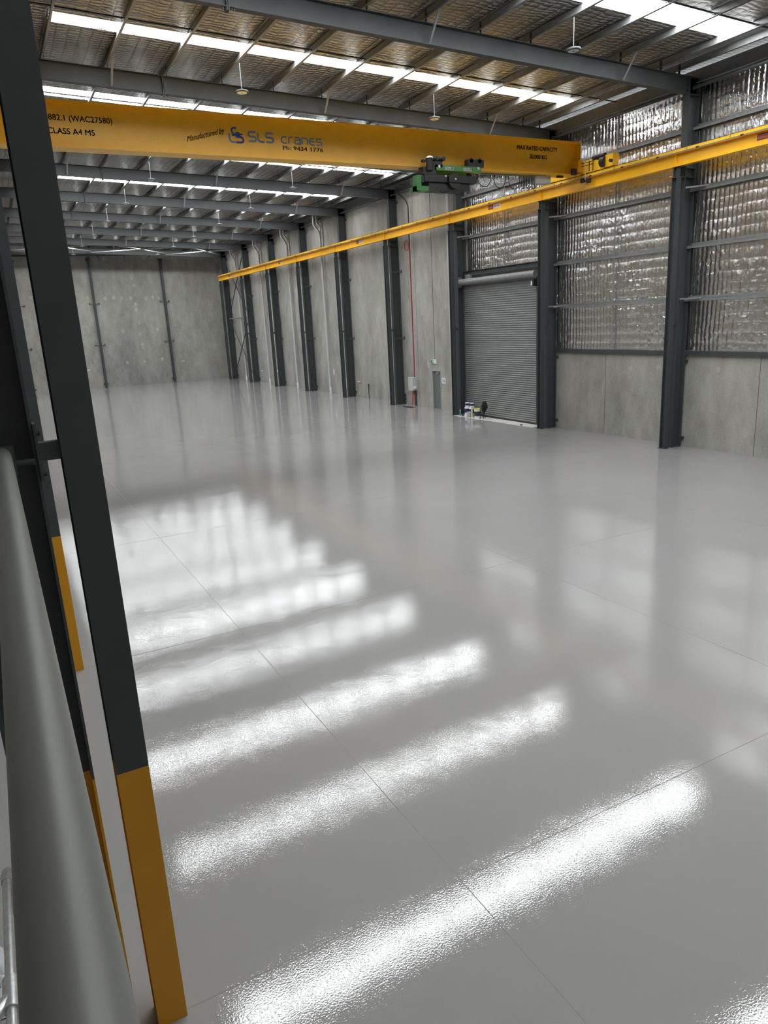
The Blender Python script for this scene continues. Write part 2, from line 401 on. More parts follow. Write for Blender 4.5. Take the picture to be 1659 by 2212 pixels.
# personnel door
d1 = bpy.data.objects.new('door_1', None); COL.objects.link(d1); d1.location = (XW, 34.1, 0); d1['kind'] = 'structure'
m = MB(); m.box(XW - 0.015, 33.68, 0, XW + 0.12, 33.73, 2.09); m.box(XW - 0.015, 34.51, 0, XW + 0.12, 34.56, 2.09); m.box(XW - 0.02, 33.68, 2.05, XW + 0.12, 34.56, 2.10)
m.build('door_frame', M_FRAME, d1)
m = MB(); m.box(XW + 0.07, 33.73, 0.005, XW + 0.11, 34.51, 2.05); lf = m.build('door_leaf', M_DOORG, d1)
m = MB(); m.box(XW + 0.02, 33.95, 1.93, XW + 0.07, 34.18, 1.99); m.bar((XW + 0.03, 33.97, 1.95), (XW + 0.0, 33.85, 2.0), 0.015, 0.015); m.build('door_closer', M_GALVL, lf)
m = MB(); m.cyl((XW + 0.07, 33.80, 1.0), (XW + 0.0, 33.80, 1.0), 0.012); m.cyl((XW + 0.01, 33.80, 1.0), (XW + 0.01, 33.92, 1.0), 0.010); m.build('door_handle', M_GALVL, lf)

# roller door
DY0, DY1, DZ = 25.42, 31.0, 6.45; XD = 21.30
rd = thing('roller_door', (XD, (DY0 + DY1) / 2, 0), 'tall closed grey roller door of ribbed steel in the right wall', 'roller door')
m = MB(); per = 0.098; nz = int(DZ / per) * 8
for i in range(nz):
    z0 = 0.03 + i * per / 8; z1 = z0 + per / 8
    x0 = XD + 0.014 * math.sin(2 * math.pi * i / 8); x1 = XD + 0.014 * math.sin(2 * math.pi * (i + 1) / 8)
    m.add([(x0, DY0, z0), (x0, DY1, z0), (x1, DY1, z1), (x1, DY0, z1)], [(0, 1, 2, 3)], 0, True)
    m.add([(x0 + .02, DY0, z0), (x0 + .02, DY1, z0), (x1 + .02, DY1, z1), (x1 + .02, DY0, z1)], [(3, 2, 1, 0)], 0, True)
m.build('door_curtain', M_ROLL, rd)
m = MB(); m.box(XD - 0.02, DY0, 0.0, XD + 0.03, DY1, 0.05); m.build('bottom_seal', M_BLACK, rd)
for y0, y1 in ((DY1 - 0.02, DY1 + 0.08), (DY0 - 0.08, DY0 + 0.02)):
    m = MB(); m.box(XD - 0.05, y0, 0, XD + 0.06, y1, DZ); m.build('guide_rail', M_STEEL, rd)
m = MB(); m.cyl((XD - 0.20, DY0 - 0.1, 6.52), (XD - 0.20, DY1 + 0.02, 6.52), 0.145, 28)
m.build('drum', M_GALV, rd)
m = MB(); m.box(XD - 0.32, DY1 + 0.02, 6.28, XD - 0.1, DY1 + 0.05, 6.75); m.box(XD - 0.10, DY1 - 0.7, 6.6, XD + 0.03, DY1 - 0.25, 6.85); m.build('drum_bracket', M_GALV, rd)
m = MB(); m.box(XD - 0.30, DY0 - 0.02, 6.05, XD - 0.1, DY0 + 0.10, 6.22); m.build('motor_unit', M_WHITE, rd)
m = MB(); m.box(XD - 0.32, DY0 - 0.12, 6.0, XD - 0.12, DY0 - 0.02, 6.3); m.build('motor_housing', M_BLACK, rd)
hd = MB(); hd.ibeam((XD + 0.02, YK(1) + 0.1, 6.92), (XD + 0.02, YK(2) - 0.1, 6.92), (0, 0, 1), 0.2, 0.18)
tag(hd.build('door_lintel_beam', M_STEEL), 'dark steel beam spanning above the roller door drum', 'beam')

# ================================================================ STEEL FRAME
def bcol_parts(root, k, side, x_in, x_out, yc, ztop, yellow):
    """building column: flanges face x"""
    m = MB(); cx = (x_in + x_out) / 2; dp = abs(x_out - x_in); zs = 2.17 if yellow else 0.0
    if yellow: m.ibeam((cx, yc, 0), (cx, yc, zs), (1, 0, 0), dp, 0.26, 0.016, 0.012, 1)
    m.ibeam((cx, yc, zs), (cx, yc, ztop), (1, 0, 0), dp, 0.26, 0.016, 0.012, 0)
    m.build('column_shaft', [M_STEEL, M_YELD], root)
    st = MB()
    xa, xb = sorted((x_in, x_out))
    for z in (8.94, 9.22, 11.36): st.box(xa + 0.016, yc - 0.12, z, xb - 0.016, yc + 0.12, z + 0.014)
    st.build('stiffener_plate', M_STEEL, root)
    bp_ = MB(); bp_.box(xa - 0.005, yc - 0.14, 0, xb + 0.005, yc + 0.14, 0.018)
    bp_.build('base_plate', [M_YELD if yellow else M_STEEL], root)
def cleat(root, x, y, z, sgn=1):
    m = MB(); m.box(x, y - 0.05, z - 0.06, x + 0.09 * sgn, y + 0.05, z + 0.06); m.build('wall_cleat', M_STEEL, root)
places = {0: 'nearest on the right wall, left of the rightmost foil bay', 1: 'standing right of the roller door', 2: 'standing left of the roller door, beside the grey door',
          3: 'standing left of the electrical box', 4: 'third full height column left of the roller door', 5: 'fourth full height column left of the roller door',
          6: 'fifth full height column left of the roller door', 7: 'second last column before the back wall', 8: 'last column in the far right corner'}
places2 = {0: 'nearest under the right runway beam, left of the rightmost foil bay', 1: 'at the right edge of the roller door', 2: 'between the roller door and the grey door', 3: 'left of the electrical box',
           4: 'third left of the roller door', 5: 'fourth left of the roller door', 6: 'fifth left of the roller door', 7: 'second last before the back wall', 8: 'last one, under the far end of the runway beam'}
for k in range(0, 9):
    y = YK(k) - (0.15 if k == 8 else 0)
    bc = thing('building_column', (21.19, y, 0), 'charcoal roof column, ' + places[k], 'column', 'roof columns along the right wall')
    bcol_parts(bc, k, 1, 20.95, 21.42, y, zt(21.2) - 0.03, False)
    if k <= 1:
        for z in (0.3, 3.0): m = MB(); m.box(21.42, y - 0.2, z - 0.04, XW, y - 0.1, z + 0.06); m.build('wall_cleat', M_STEEL, bc)
        for z in (5.12, 8.62):
            m = MB(); m.bar((20.97, y - 0.14, z), (21.40, y - 0.75, z), 0.05, 0.05); m.bar((21.2, y - 0.14, z + .0), (21.36, y - 0.75, z), 0.02, 0.05); m.build('girt_strut', M_GALV, bc)
    elif k == 2:
        m = MB(); m.bar((20.97, y - 0.14, 8.62), (21.40, y - 0.75, 8.62), 0.05, 0.05); m.build('girt_strut', M_GALV, bc)
    if k >= 3:
        for z in (3.83, 7.52):
            m = MB(); m.bar((21.0, y - 0.12, z), (XW, y - 0.30, z), 0.04, 0.05); m.box(XW - 0.02, y - 0.36, z - 0.08, XW, y - 0.26, z + 0.10); m.build('wall_strut', M_STEEL, bc)
        for z in (0.3, 11.2): m = MB(); m.box(21.42, y - 0.2, z - 0.05, XW, y - 0.1, z + 0.05); m.build('wall_cleat', M_STEEL, bc)
    cc = thing('crane_column', (20.69, y, 0), 'slim crane post, ' + places2[k], 'column', 'crane posts along the right wall')
    m = MB(); m.ibeam((20.685, y, 0), (20.685, y, 8.93), (0, 1, 0), 0.205, 0.205, 0.014, 0.01); m.build('post_shaft', M_STEEL, cc)
    m = MB(); m.box(20.575, y - 0.11, 8.93, 20.95, y + 0.11, 8.95); m.build('cap_plate', M_STEEL, cc)
    m = MB(); m.ibeam((20.69, y, 8.95), (20.69, y, 9.245), (0, 1, 0), 0.16, 0.15, 0.012, 0.01); m.box(20.60, y - 0.13, 9.235, 20.78, y + 0.13, 9.255); m.build('runway_seat', M_STEEL, cc)
    m = MB(); m.box(20.78, y - 0.06, 4.26, 20.95, y + 0.04, 4.36); m.build('tie_bracket', M_STEEL, cc)
    m = MB(); m.box(20.55, y - 0.14, 0, 20.82, y + 0.14, 0.018); m.build('base_plate', M_STEEL, cc)

# left side
lp = {-2: 'nearest of all, filling the left edge of the picture', -1: 'second from the camera on the left side'}
for k in range(-2, 9):
    y = YK(k) + (0.19 if k < 0 else 0.0)
    if k > 2: y = YK(k)
    wh = lp.get(k, '%s along the left side, behind the nearer posts' % ORD[k + 2])
    bc = thing('building_column', (-0.09, y, 0), 'charcoal roof column with yellow painted foot on the left, ' + wh, 'column', 'roof columns along the left side')
    bcol_parts(bc, k, -1, 0.15, -0.32, y + 0.05, zt(0) - 0.03, True)
    cc = thing('crane_column', (0.385, y, 0), 'charcoal crane post with yellow painted foot on the left, ' + wh, 'column', 'crane posts along the left side')
    m = MB(); m.ibeam((0.387, y, 0), (0.387, y, 2.162), (0, 1, 0), 0.21, 0.208, 0.014, 0.01, 1); m.ibeam((0.387, y, 2.162), (0.387, y, 8.93), (0, 1, 0), 0.21, 0.208, 0.014, 0.01, 0)
    m.build('post_shaft', [M_STEEL, M_YELD], cc)
    m = MB(); m.box(0.16, y - 0.11, 8.93, 0.50, y + 0.11, 8.95); m.build('cap_plate', M_STEEL, cc)
    m = MB(); m.ibeam((0.385, y, 8.95), (0.385, y, 9.245), (0, 1, 0), 0.16, 0.15, 0.012, 0.01); m.box(0.30, y - 0.13, 9.235, 0.47, y + 0.13, 9.255); m.build('runway_seat', M_STEEL, cc)
    m = MB(); m.box(0.168, y - 0.08, 4.30, 0.30, y + 0.0, 4.405); m.build('tie_bracket', M_STEEL, cc)
    if k == -2:
        m = MB(); m.box(0.152, y - 0.10, 4.18, 0.168, y + 0.02, 4.52)
        m.build('bolted_plate', M_STEEL, cc)
        m = MB()
        for z in (4.22, 4.46):
            m.cyl((0.165, y - 0.07, z), (0.187, y - 0.07, z), 0.017, 6, smooth=False)
        m.build('bolt', M_DARKM, cc)

# rafters
for k in range(-2, 9):
    y = YK(k) - (0.15 if k == 8 else 0)
    if k < 0: lab = 'dark steel rafter overhead, %s' % ('just beyond the first roof bay' if k == -1 else 'right above the camera')
    else: lab = 'long charcoal steel roof rafter, %s from the camera' % ('first in full view' if k == 0 else ORD[k])
    if k == 8: lab = 'charcoal steel roof rafter along the top of the back wall'
    rf = thing('rafter', (10.0, y, zt(10) - 0.25), lab, 'rafter', 'roof rafters spanning the hall')
    xa, xb = XL + 0.02, 21.44
    m = MB(); m.ibeam((xa, y, zt(xa) - 0.245), (xb, y, zt(xb) - 0.245), (0, 0, 1), 0.49, 0.20, 0.014, 0.012); m.build('rafter_beam', M_STEEL, rf)
    xs = [4.49 + 1.6985 * i for i in range(-4, 10)] + [20.60, 21.42]
    for x in xs:
        if x > 21.3: m = MB(); m.box(x - .005, y - 0.04, zt(x), x + 0.005, y + 0.04, zt(x) + 0.20)
        else: m = MB(); m.box(x - 0.035, y - 0.04, zt(x), x - 0.027, y + 0.04, zt(x) + 0.30)
        m.build('purlin_cleat', M_DARKM, rf)
    for x in (4.49, 11.28, 18.08, -2.3):
        m = MB(); m.bar((x, y - 0.10, zt(x) - 0.46), (x + 0.03, y - 0.55, zt(x) + 0.15), 0.065, 0.03); m.build('fly_brace', M_GALV, rf)
    m = MB()
    for sx in (-0.02, 0.02):
        x = 6.0 + sx; m.box(x - 0.012, y - 0.105, zt(x) - 0.56, x + 0.012, y + 0.105, zt(x) + 0.03)
    for bx in (-0.10, -0.03, 0.10, 0.16): m.cyl((6.0 + bx, y - 0.05, zt(6) - 0.55), (6.0 + bx, y - 0.05, zt(6) - 0.51), 0.018, 6, smooth=False)
    m.build('splice_plate', M_STEEL, rf)
    m = MB(); m.box(20.95 - 0.01, y - 0.1, zt(20.95) - 0.49, 20.95 + 0.01, y + 0.1, zt(20.95)); m.build('end_plate', M_STEEL, rf)

# purlins
names_r = ['second', 'third', 'fourth', 'fifth', 'sixth', 'seventh', 'eighth', 'ninth', 'tenth', 'eleventh', 'twelfth', 'thirteenth', 'fourteenth', 'fifteenth', 'sixteenth']
px_ = [20.60] + [4.49 + 1.6985 * i for i in range(9, -5, -1)]
for i, x in enumerate(px_):
    m = MB(); z = zt(x)
    m.box(x - 0.025, YF, z + 0.125, x - 0.015, YE, z + 0.325)
    m.box(x - 0.085, YF, z + 0.12, x - 0.015, YE, z + 0.128); m.box(x - 0.025, YF, z + 0.317, x + 0.05, YE, z + 0.325)
    m.box(x - 0.085, YF, z + 0.12, x - 0.079, YE, z + 0.14)
    tag(m.build('purlin', M_GALV), 'long galvanised roof purlin running to the back wall, %s from the right wall' % names_r[i], 'purlin', 'roof purlins')
m = MB(); m.box(21.40, YF, zt(21.4) - 0.12, 21.41, YE, zt(21.4) + 0.28); m.box(21.32, YF, zt(21.4) - 0.125, 21.41, YE, zt(21.4) - 0.115)
tag(m.build('eave_purlin', M_GALV), 'deep galvanised eave purlin along the top of the right wall', 'purlin')
# bridging bars in the middle of every bay
xs = sorted(px_)
for k in range(-1, 9):
    y = YK(k) - S / 2 + (0.12 if k < 2 else 0.4)
    t_ = thing('bridging_bar', (10, y, zt(10) + 0.2), 'thin steel bridging bar linking the purlins, %s bay from the camera' % ORD[k + 1], 'brace', 'bridging bars between the purlins')
    m = MB(); m.bar((xs[0], y, zt(xs[0]) + 0.22), (21.40, y, zt(21.4) + 0.22), 0.05, 0.03); m.build('bar', M_DARKM, t_)
    m = MB()
    for x in xs:
        for dx in (-0.05, 0.02): m.cyl((x + dx - 0.02, y - 0.04, zt(x) + 0.20), (x + dx - 0.02, y + 0.04, zt(x) + 0.20), 0.022, 6)
    m.build('bridging_clamp', M_GALVL, t_)

# eave struts, one per bay
for k in range(-1, 8):
    y0, y1 = YK(k) + 0.12, YK(k + 1) - 0.12
    wh = ['nearest the camera', 'in the second foil bay', 'above the roller door', 'above the electrical box', 'fourth bay before', 'third bay before', 'second bay before', 'next bay before', 'last bay at'][k + 1]
    if k >= 3: wh = '%s bay counted from the back wall' % ['last', 'second', 'third', 'fourth', 'fifth'][7 - k]
    m = MB(); m.cyl((21.12, y0, 11.56), (21.12, y1, 11.56), 0.045, 12); m.box(21.115, y0 - 0.02, 11.50, 21.125, y0 + 0.12, 11.62); m.box(21.115, y1 - 0.12, 11.50, 21.125, y1 + 0.02, 11.62)
    tag(m.build('eave_strut', M_STEEL), 'round strut between column tops at the right eave, ' + wh, 'strut', 'eave struts along the right wall')

# girts on foil bays
for k, bay in ((-1, 'rightmost foil bay'), (0, 'foil bay right of the roller door'), (1, 'bay above the roller door')):
    y0, y1 = YK(k) + 0.02, YK(k + 1) - 0.02
    if k == -1: y0 = YF
    for z, hn in ((5.12, 'lowest'), (6.83, 'second lowest'), (8.60, 'just below the runway beam'), (10.46, 'above the runway beam')):
        if k == 1 and z < 7.5: continue
        m = MB(); m.box(21.33, y0, z - 0.008, 21.47, y1, z + 0.0); m.box(21.33, y0, z - 0.09, 21.337, y1, z + 0.0); m.box(21.463, y0, z, 21.47, y1, z + 0.08)
        tag(m.build('wall_girt', M_GALV), 'steel girt, %s, %s' % (bay, hn), 'girt', 'girts on the foil lined wall')
    ym = (YK(k) + YK(k + 1)) / 2
    m = MB(); m.box(21.39, ym - 0.03, 6.95 if k == 1 else 3.37, 21.41, ym + 0.03, 11.85); tag(m.build('girt_bridging', M_GALV), 'thin vertical steel strap midway across the %s' % bay, 'strap')

# end wall columns
for x, wh in ((3.1, 'leftmost, behind the left posts'), (9.40, 'left one of the two in plain view'), (15.82, 'right one of the two in plain view')):
    t_ = thing('end_wall_column', (x, YE - 0.2, 0), 'slender charcoal column against the back wall, ' + wh, 'column', 'columns on the back wall')
    m = MB(); m.ibeam((x, YE - 0.19, 0), (x, YE - 0.19, zt(x) - 0.5), (0, 1, 0), 0.25, 0.20, 0.014); m.build('column_shaft', M_STEEL, t_)
    for z in (0.35, 3.92, 7.66, 11.5):
        for sx in (-1, 1):
            m = MB()
            if z in (3.92, 7.66): m.bar((x + sx * 0.08, YE - 0.28, z), (x + sx * 0.42, YE - 0.03, z), 0.05, 0.04); m.box(x + sx * 0.36, YE - 0.04, z - 0.05, x + sx * 0.47, YE, z + 0.10)
            else: m.box(x + sx * 0.10, YE - 0.07, z - 0.06, x + sx * 0.22, YE, z + 0.06)
            m.build('wall_cleat', M_STEEL, t_)
m = MB(); m.box(XL, YE - 0.10, 12.02 - .16, XW, YE - 0.02, 12.02 - .02)
et = m.build('end_wall_channel', M_STEEL); tag(et, 'dark steel channel along the top of the back wall panels', 'channel')
m = MB()
for x in (2.2, 5.0, 7.4, 10.3, 12.6, 14.9, 16.8, 18.6, 20.3): m.box(x - 0.06, YE - 0.12, 11.72, x + 0.06, YE - 0.02, 11.88)
m.build('fixing_cleat', M_STEEL, et)

# horizontal roof bracing in the last bay
ya, yb = YK(7) + 0.1, YK(8) - 0.25
for i, (xa, xb) in enumerate(((3.1, 9.4), (9.4, 15.82), (15.82, 20.95), (-3.0, 3.1))):
    wh = ['left of the middle', 'in the middle', 'in the right corner', 'far left'][i]
    t_ = thing('roof_cross_brace', ((xa + xb) / 2, ya, zt((xa + xb) / 2) - 0.35), 'crossed galvanised roof bracing tubes near the back wall, ' + wh, 'brace', 'roof cross bracing in the last bay')
    for a, b_ in (((xa, ya), (xb, yb)), ((xa, yb), (xb, ya))):
        m = MB(); m.cyl((a[0], a[1], zt(a[0]) - 0.33 - (0.05 if a[1] == yb else -0.05)), (b_[0], b_[1], zt(b_[0]) - 0.33 - (0.05 if a[1] == yb else -0.05)), 0.045, 10); m.build('brace_tube', M_GALVL, t_)

# vertical cross bracing on the right wall, last bay
xb_ = 21.15; y0, y1 = YK(7) + 0.13, YK(8) - 0.30
wbr = thing('wall_cross_brace', (xb_, (y0 + y1) / 2, 5.7), 'tall double X of dark bracing tubes on the right wall beside the back corner', 'brace')
for za, zb in ((0.15, 5.7), (5.7, 11.3)):
    for (a, b_) in (((y0, za), (y1, zb)), ((y1, za), (y0, zb))):
        off = 0.04 if a[0] == y0 else -0.04
        m = MB(); m.cyl((xb_ + off, a[0], a[1]), (xb_ + off, b_[0], b_[1]), 0.04, 10); m.build('brace_tube', M_STEEL, wbr)
m = MB(); m.cyl((xb_, y0, 5.72), (xb_, y1, 5.72), 0.06, 12); m.build('cross_strut', M_GALV, wbr)

# ================================================================ CRANE
# lettering helper (mesh text set as thin plates)
def text_obj(s, f, height, width, depth, m, name, parent, bold=0.0, shear=0.0, space=1.0):
    cu = bpy.data.curves.new(name, 'FONT'); cu.body = s; cu.size = 1.0; cu.shear = shear; cu.resolution_u = 4; cu.space_character = space
    to = bpy.data.objects.new(name + '_src', cu); COL.objects.link(to)
    bpy.context.view_layer.update()
    me = bpy.data.meshes.new_from_object(to.evaluated_get(bpy.context.evaluated_depsgraph_get()))
    bpy.data.objects.remove(to); bpy.data.curves.remove(cu)
    co = np.empty(len(me.vertices) * 3); me.vertices.foreach_get('co', co); co = co.reshape(-1, 3)
    cap = 0.7
    x0, x1 = co[:, 0].min(), co[:, 0].max(); sx = width / (x1 - x0); sy = height / cap
    out = np.array([f((p[0] - x0) * sx, p[1] * sy) for p in co]); me.vertices.foreach_set('co', out.ravel())
    if bold > 0:
        b_ = bold * height * 0.9; o3 = []
        for dx, dz in ((-b_, 0), (b_, 0), (0, b_ * .6), (0, -b_ * .6)): o3.append(np.array([f((p[0] - x0) * sx + dx, p[1] * sy + dz) for p in co]))
        n0 = len(co); vs = np.vstack([out] + o3); fs = [list(p.vertices) for p in me.polygons]
        allf = [[i + k * n0 for i in q] for k in range(5) for q in fs]
        me = bpy.data.meshes.new(name); me.from_pydata([tuple(v_) for v_ in vs], [], allf)
    me.materials.clear(); me.materials.append(m); me.update()
    o = bpy.data.objects.new(name, me); COL.objects.link(o)
    if parent is not None: o.parent = parent; set_inv(o, parent)
    sol = o.modifiers.new('thick', 'SOLIDIFY'); sol.thickness = depth; sol.offset = 0
    return o
GY = 22.30; GZ0, GZ1 = 9.75, 10.87; GX0, GX1 = 0.60, 20.45
FY = GY - 0.018
crane = thing('overhead_crane', (10.5, GY, 9.75), 'big yellow overhead travelling crane spanning the hall with lettering on its girder', 'overhead crane')
m = MB(); m.box(GX0, GY - 0.31, GZ1 - 0.02, GX1, GY + 0.31, GZ1); m.box(GX0, GY - 0.28, GZ0, GX1, GY + 0.28, GZ0 + 0.025); m.box(GX0, GY - 0.012, GZ0 + 0.025, GX1, GY + 0.012, GZ1 - 0.02)
gd = m.build('girder', M_YEL, crane)
for x in (GX0, GX1):
    m = MB(); m.box(x - 0.012, GY - 0.28, GZ0, x + 0.012, GY + 0.28, GZ1); m.build('end_plate', M_YEL, crane)
G = lambda x, z: (lambda u, v: (x + u, FY, z + v))
text_obj('MAX RATED CAPACITY', G(17.72, 10.555), 0.135, 1.85, 0.004, M_TEXT, 'capacity_lettering', gd, 0.04)
text_obj('20,000 KG', G(18.28, 10.28), 0.135, 0.80, 0.004, M_TEXT, 'capacity_lettering', gd, 0.04)
text_obj('.882.1 (WAC27580)', G(2.36, 10.445), 0.14, 1.63, 0.004, M_TEXT, 'serial_lettering', gd, 0.018)
text_obj('CLASS A4 M5', G(2.33, 10.125), 0.14, 1.17, 0.004, M_TEXT, 'class_lettering', gd, 0.028)
text_obj('Ph: 9434 1776', G(8.85, 10.065), 0.115, 1.32, 0.004, M_TEXT, 'phone_lettering', gd, 0.022)
sl = 0.27
text_obj('Manufactured by', (lambda u, v: (5.97 + u, FY, 10.12 + v + u * sl)), 0.15, 1.12, 0.004, M_TEXT, 'maker_lettering', gd, 0.008, 0.25)
# stroke lettering
def ribbon(mb, pts, wd, mi=0, cap=True):
    P = [Vector((p[0], p[1])) for p in pts]; n = len(P); L = []; R_ = []
    for i in range(n):
        a = P[i] - P[i - 1] if i > 0 else P[1] - P[0]; b_ = P[i + 1] - P[i] if i < n - 1 else P[-1] - P[-2]
        d = (a.normalized() + b_.normalized()); d = d.normalized() if d.length > 1e-6 else a.normalized()
        nn = Vector((-d.y, d.x)); c = max(0.5, a.normalized().dot(d)); L.append(P[i] + nn * wd / 2 / c); R_.append(P[i] - nn * wd / 2 / c)
    vs = [(p.x, FY + 0.002, p.y) for p in L + R_] + [(p.x, FY - 0.003, p.y) for p in L + R_]
    o = 2 * n
    fs = [(i, i + 1, n + i + 1, n + i) for i in range(n - 1)] + [(o + n + i, o + n + i + 1, o + i + 1, o + i) for i in range(n - 1)]
    fs += [(i, o + i, o + i + 1, i + 1) for i in range(n - 1)] + [(n + i + 1, o + n + i + 1, o + n + i, n + i) for i in range(n - 1)]
    mb.add(vs, fs, mi)
def arc(cx, cy, r, a0, a1, n=8, ry=None):
    ry = r if ry is None else ry
    return [(cx + r * math.cos(math.radians(a0 + (a1 - a0) * i / n)), cy + ry * math.sin(math.radians(a0 + (a1 - a0) * i / n))) for i in range(n + 1)]
def g_S(w, h): r = h / 4; return [[(w, h)] + arc(r, h * .75, r, 90, 270) + arc(w - r, h * .25, r, 90, -90) + [(0, 0)]]
def g_L(w, h): r = h * .35; return [[(0, h)] + arc(r, r, r, 180, 270) + [(w, 0)]]
def g_c(w, h): r = h * .5; return [[(w, h)] + arc(r, h / 2, r, 90, 270) + [(w, 0)]]
def g_r(w, h): r = h * .4; return [[(0, 0)] + [(0, h - r)] + arc(r, h - r, r, 180, 90)[1:] + [(w, h)]]
def g_a(w, h): r = h * .31; return [[(w * .05, h)] + arc(w - r, h - r, r, 90, 0) + [(w, 0)] + [(w, 0), (r, 0)] + arc(r, r, r, 270, 90) + [(w, 2 * r)]]
def g_n(w, h): r = h * .4; return [[(0, 0), (0, h - r * .2), (0.01, h)] + [(w - r, h)] + arc(w - r, h - r, r, 90, 0)[1:] + [(w, 0)]]
def g_e(w, h): r = h * .5; return [[(w * .92, h * .5), (w * .2, h * .5)], [(w, h)] + arc(r, h / 2, r, 90, 270) + [(w, 0)]]
m = MB()
def put(gl, x, z, w, h, sw):
    for st in gl(w, h): ribbon(m, [(x + p[0], z + p[1]) for p in st], sw)
for gl, x, w_ in ((g_S, 7.80, 0.22), (g_L, 8.09, 0.19), (g_S, 8.34, 0.22)): put(gl, x, 10.245, w_, 0.245, 0.056)
xx = 8.82
for gl, w_ in ((g_c, 0.17), (g_r, 0.13), (g_a, 0.18), (g_n, 0.18), (g_e, 0.17), (g_S, 0.18)):
    put(gl, xx, 10.25, w_, 0.175, 0.038); xx += w_ + 0.063
m.build('company_lettering', M_LBLUE, gd)
m = MB(); 
ribbon(m, [(7.45, 10.57), (7.38, 10.57)] + arc(7.37, 10.50, 0.07, 90, 180) + arc(7.39, 10.49, 0.09, 190, 270), 0.05, 1)
ribbon(m, [(7.30, 10.37), (7.62, 10.41)], 0.04, 1)
m.add([(7.47 + 0.085 * math.cos(i * .3927), FY - 0.004, 10.385 + 0.085 * math.sin(i * .3927)) for i in range(16)], [tuple(range(16))], 1)
ribbon(m, [(7.47, 10.36), (7.56, 10.34)] + arc(7.56, 10.26, 0.07, 90, -90) + [(7.42, 10.19)], 0.055, 0)
ribbon(m, [(7.22, 10.42), (7.22, 10.30)] + arc(7.31, 10.28, 0.09, 180, 270) + [(7.42, 10.19)], 0.05, 2)
m.build('company_emblem', [M_DBLUE, M_MBLUE, M_LBLUE], gd)

# end carriages
for cx, sg in ((20.69, 1), (0.385, -1)):
    ec = MB(); xa, xb = cx - 0.13, cx + 0.13
    prof = [(20.95, 9.80), (20.95, 9.90), (21.25, 10.14), (21.6, 10.22), (22.0, 10.22), (22.9, 10.22), (23.4, 10.0), (24.2, 9.98), (24.2, 9.80)]
    prism(ec, prof, lambda u, v, t: (t, u, v), xa, xb)
    e = ec.build('end_carriage', M_YEL, crane)
    m = MB(); xg = cx - sg * 0.24; m.box(xg - 0.11, GY - 0.30, 9.86, xg + 0.11, GY + 0.30, 10.27); m.build('joint_plate', M_YEL, crane)
    for wy in (21.35, 23.85):
        m = MB(); m.cyl((cx - 0.05, wy, 9.89), (cx + 0.05, wy, 9.89), 0.115, 20); m.build('travel_wheel', M_DARKM, e)
    m = MB(); m.box(cx - 0.14, 20.50, 9.82, cx + 0.14, 20.90, 10.22); m.build('gearbox', M_YEL, e)
    m = MB(); m.cyl((cx - sg * 0.14, 20.55, 9.98), (cx - sg * 0.24, 20.55, 9.98), 0.055, 14); m.build('gearbox_knob', M_BLACK, e)
    m = MB(); m.cyl((cx - sg * 0.12, 20.9, 10.24), (cx - sg * 0.12, 21.45, 10.24), 0.08, 16); m.cyl((cx - sg * .08, 20.88, 10.02), (cx - sg * .08, 21.08, 10.02), 0.19, 20); m.cyl((cx - sg * .12, 21.45, 10.24), (cx - sg * .12, 21.50, 10.24), 0.065, 16)
    m.build('drive_motor', M_BLACK, e)
    if sg == 1:
        xq = cx - 0.24
        m = MB(); 
        m.bar((xq, 21.95, 10.13), (xq, 21.35, 10.13), 0.02, 0.025); m.bar((xq, 21.95, 10.03), (xq, 21.35, 10.03), 0.02, 0.025); m.bar((xq, 21.37, 10.14), (xq, 21.37, 9.80), 0.02, 0.025); m.bar((xq, 21.56, 10.13), (xq, 21.56, 9.80), 0.02, 0.03)
        m.build('collector_bracket', M_DARKM, e)
        m = MB(); m.cyl((xq, 21.76, 10.15), (xq, 21.76, 9.55), 0.017, 10); m.build('collector_rod', M_GALVL, e)
        m = MB(); m.box(xq - 0.03, 21.80, 9.48, xq + 0.05, 21.98, 9.62); m.box(xq - 0.03, 21.50, 9.42, xq + 0.05, 21.68, 9.58); m.box(xq - 0.02, 21.6, 9.48, xq + 0.02, 21.9, 9.51); m.build('collector_shoe', M_DARKM, e)
        m = MB(); m.tube([(xq, 21.76, 10.15), (xq - .02, 21.7, 10.24), (xq, 21.6, 10.2), (xq + .02, 21.5, 10.1), (xq + .03, 21.4, 10.18), (xq + .1, 21.3, 10.25)], 0.008); m.build('motor_cable', M_CABLE, e)
# stops and small clamps under the girder end
m = MB(); m.box(20.0, GY - 0.36, 9.74, 20.22, GY - 0.26, 9.95); m.box(19.55, GY - 0.1, 9.68, 19.8, GY + 0.0, 9.75); m.build('trolley_stop', M_BLACK, crane)
m = MB(); m.box(18.62, GY + 0.02, 9.47, 19.30, GY + 0.35, 9.72); m.build('control_box', M_BOX, crane)
m = MB(); m.box(16.2, GY + 0.10, 9.70, 18.9, GY + 0.16, 9.745); m.build('festoon_track', M_GALV, crane)
def loop(mb, x0, x1, depth, y, r=0.014, z=9.70):
    pts = []
    for i in range(17):
        a = math.pi * i / 16; pts.append(((x0 + x1) / 2 - math.cos(a) * (x1 - x0) / 2 * (1 + 0.10 * math.sin(a)), y, z - math.sin(a) ** 0.8 * depth))
    mb.tube(pts, r, 6)
for a, b_, dpt in ((16.10, 16.66, 0.40), (16.80, 17.30, 0.42), (17.45, 17.95, 0.44)):
    m = MB(); loop(m, a, b_, dpt, GY + 0.13); m.build('festoon_cable', M_CABLE, crane)
for i in range(9):
    a = 18.02 + i * 0.075; m = MB(); loop(m, a, a + 0.10, 0.40 + 0.03 * math.sin(i * 2.1), GY + 0.13, 0.012); m.build('festoon_cable', M_CABLE, crane)

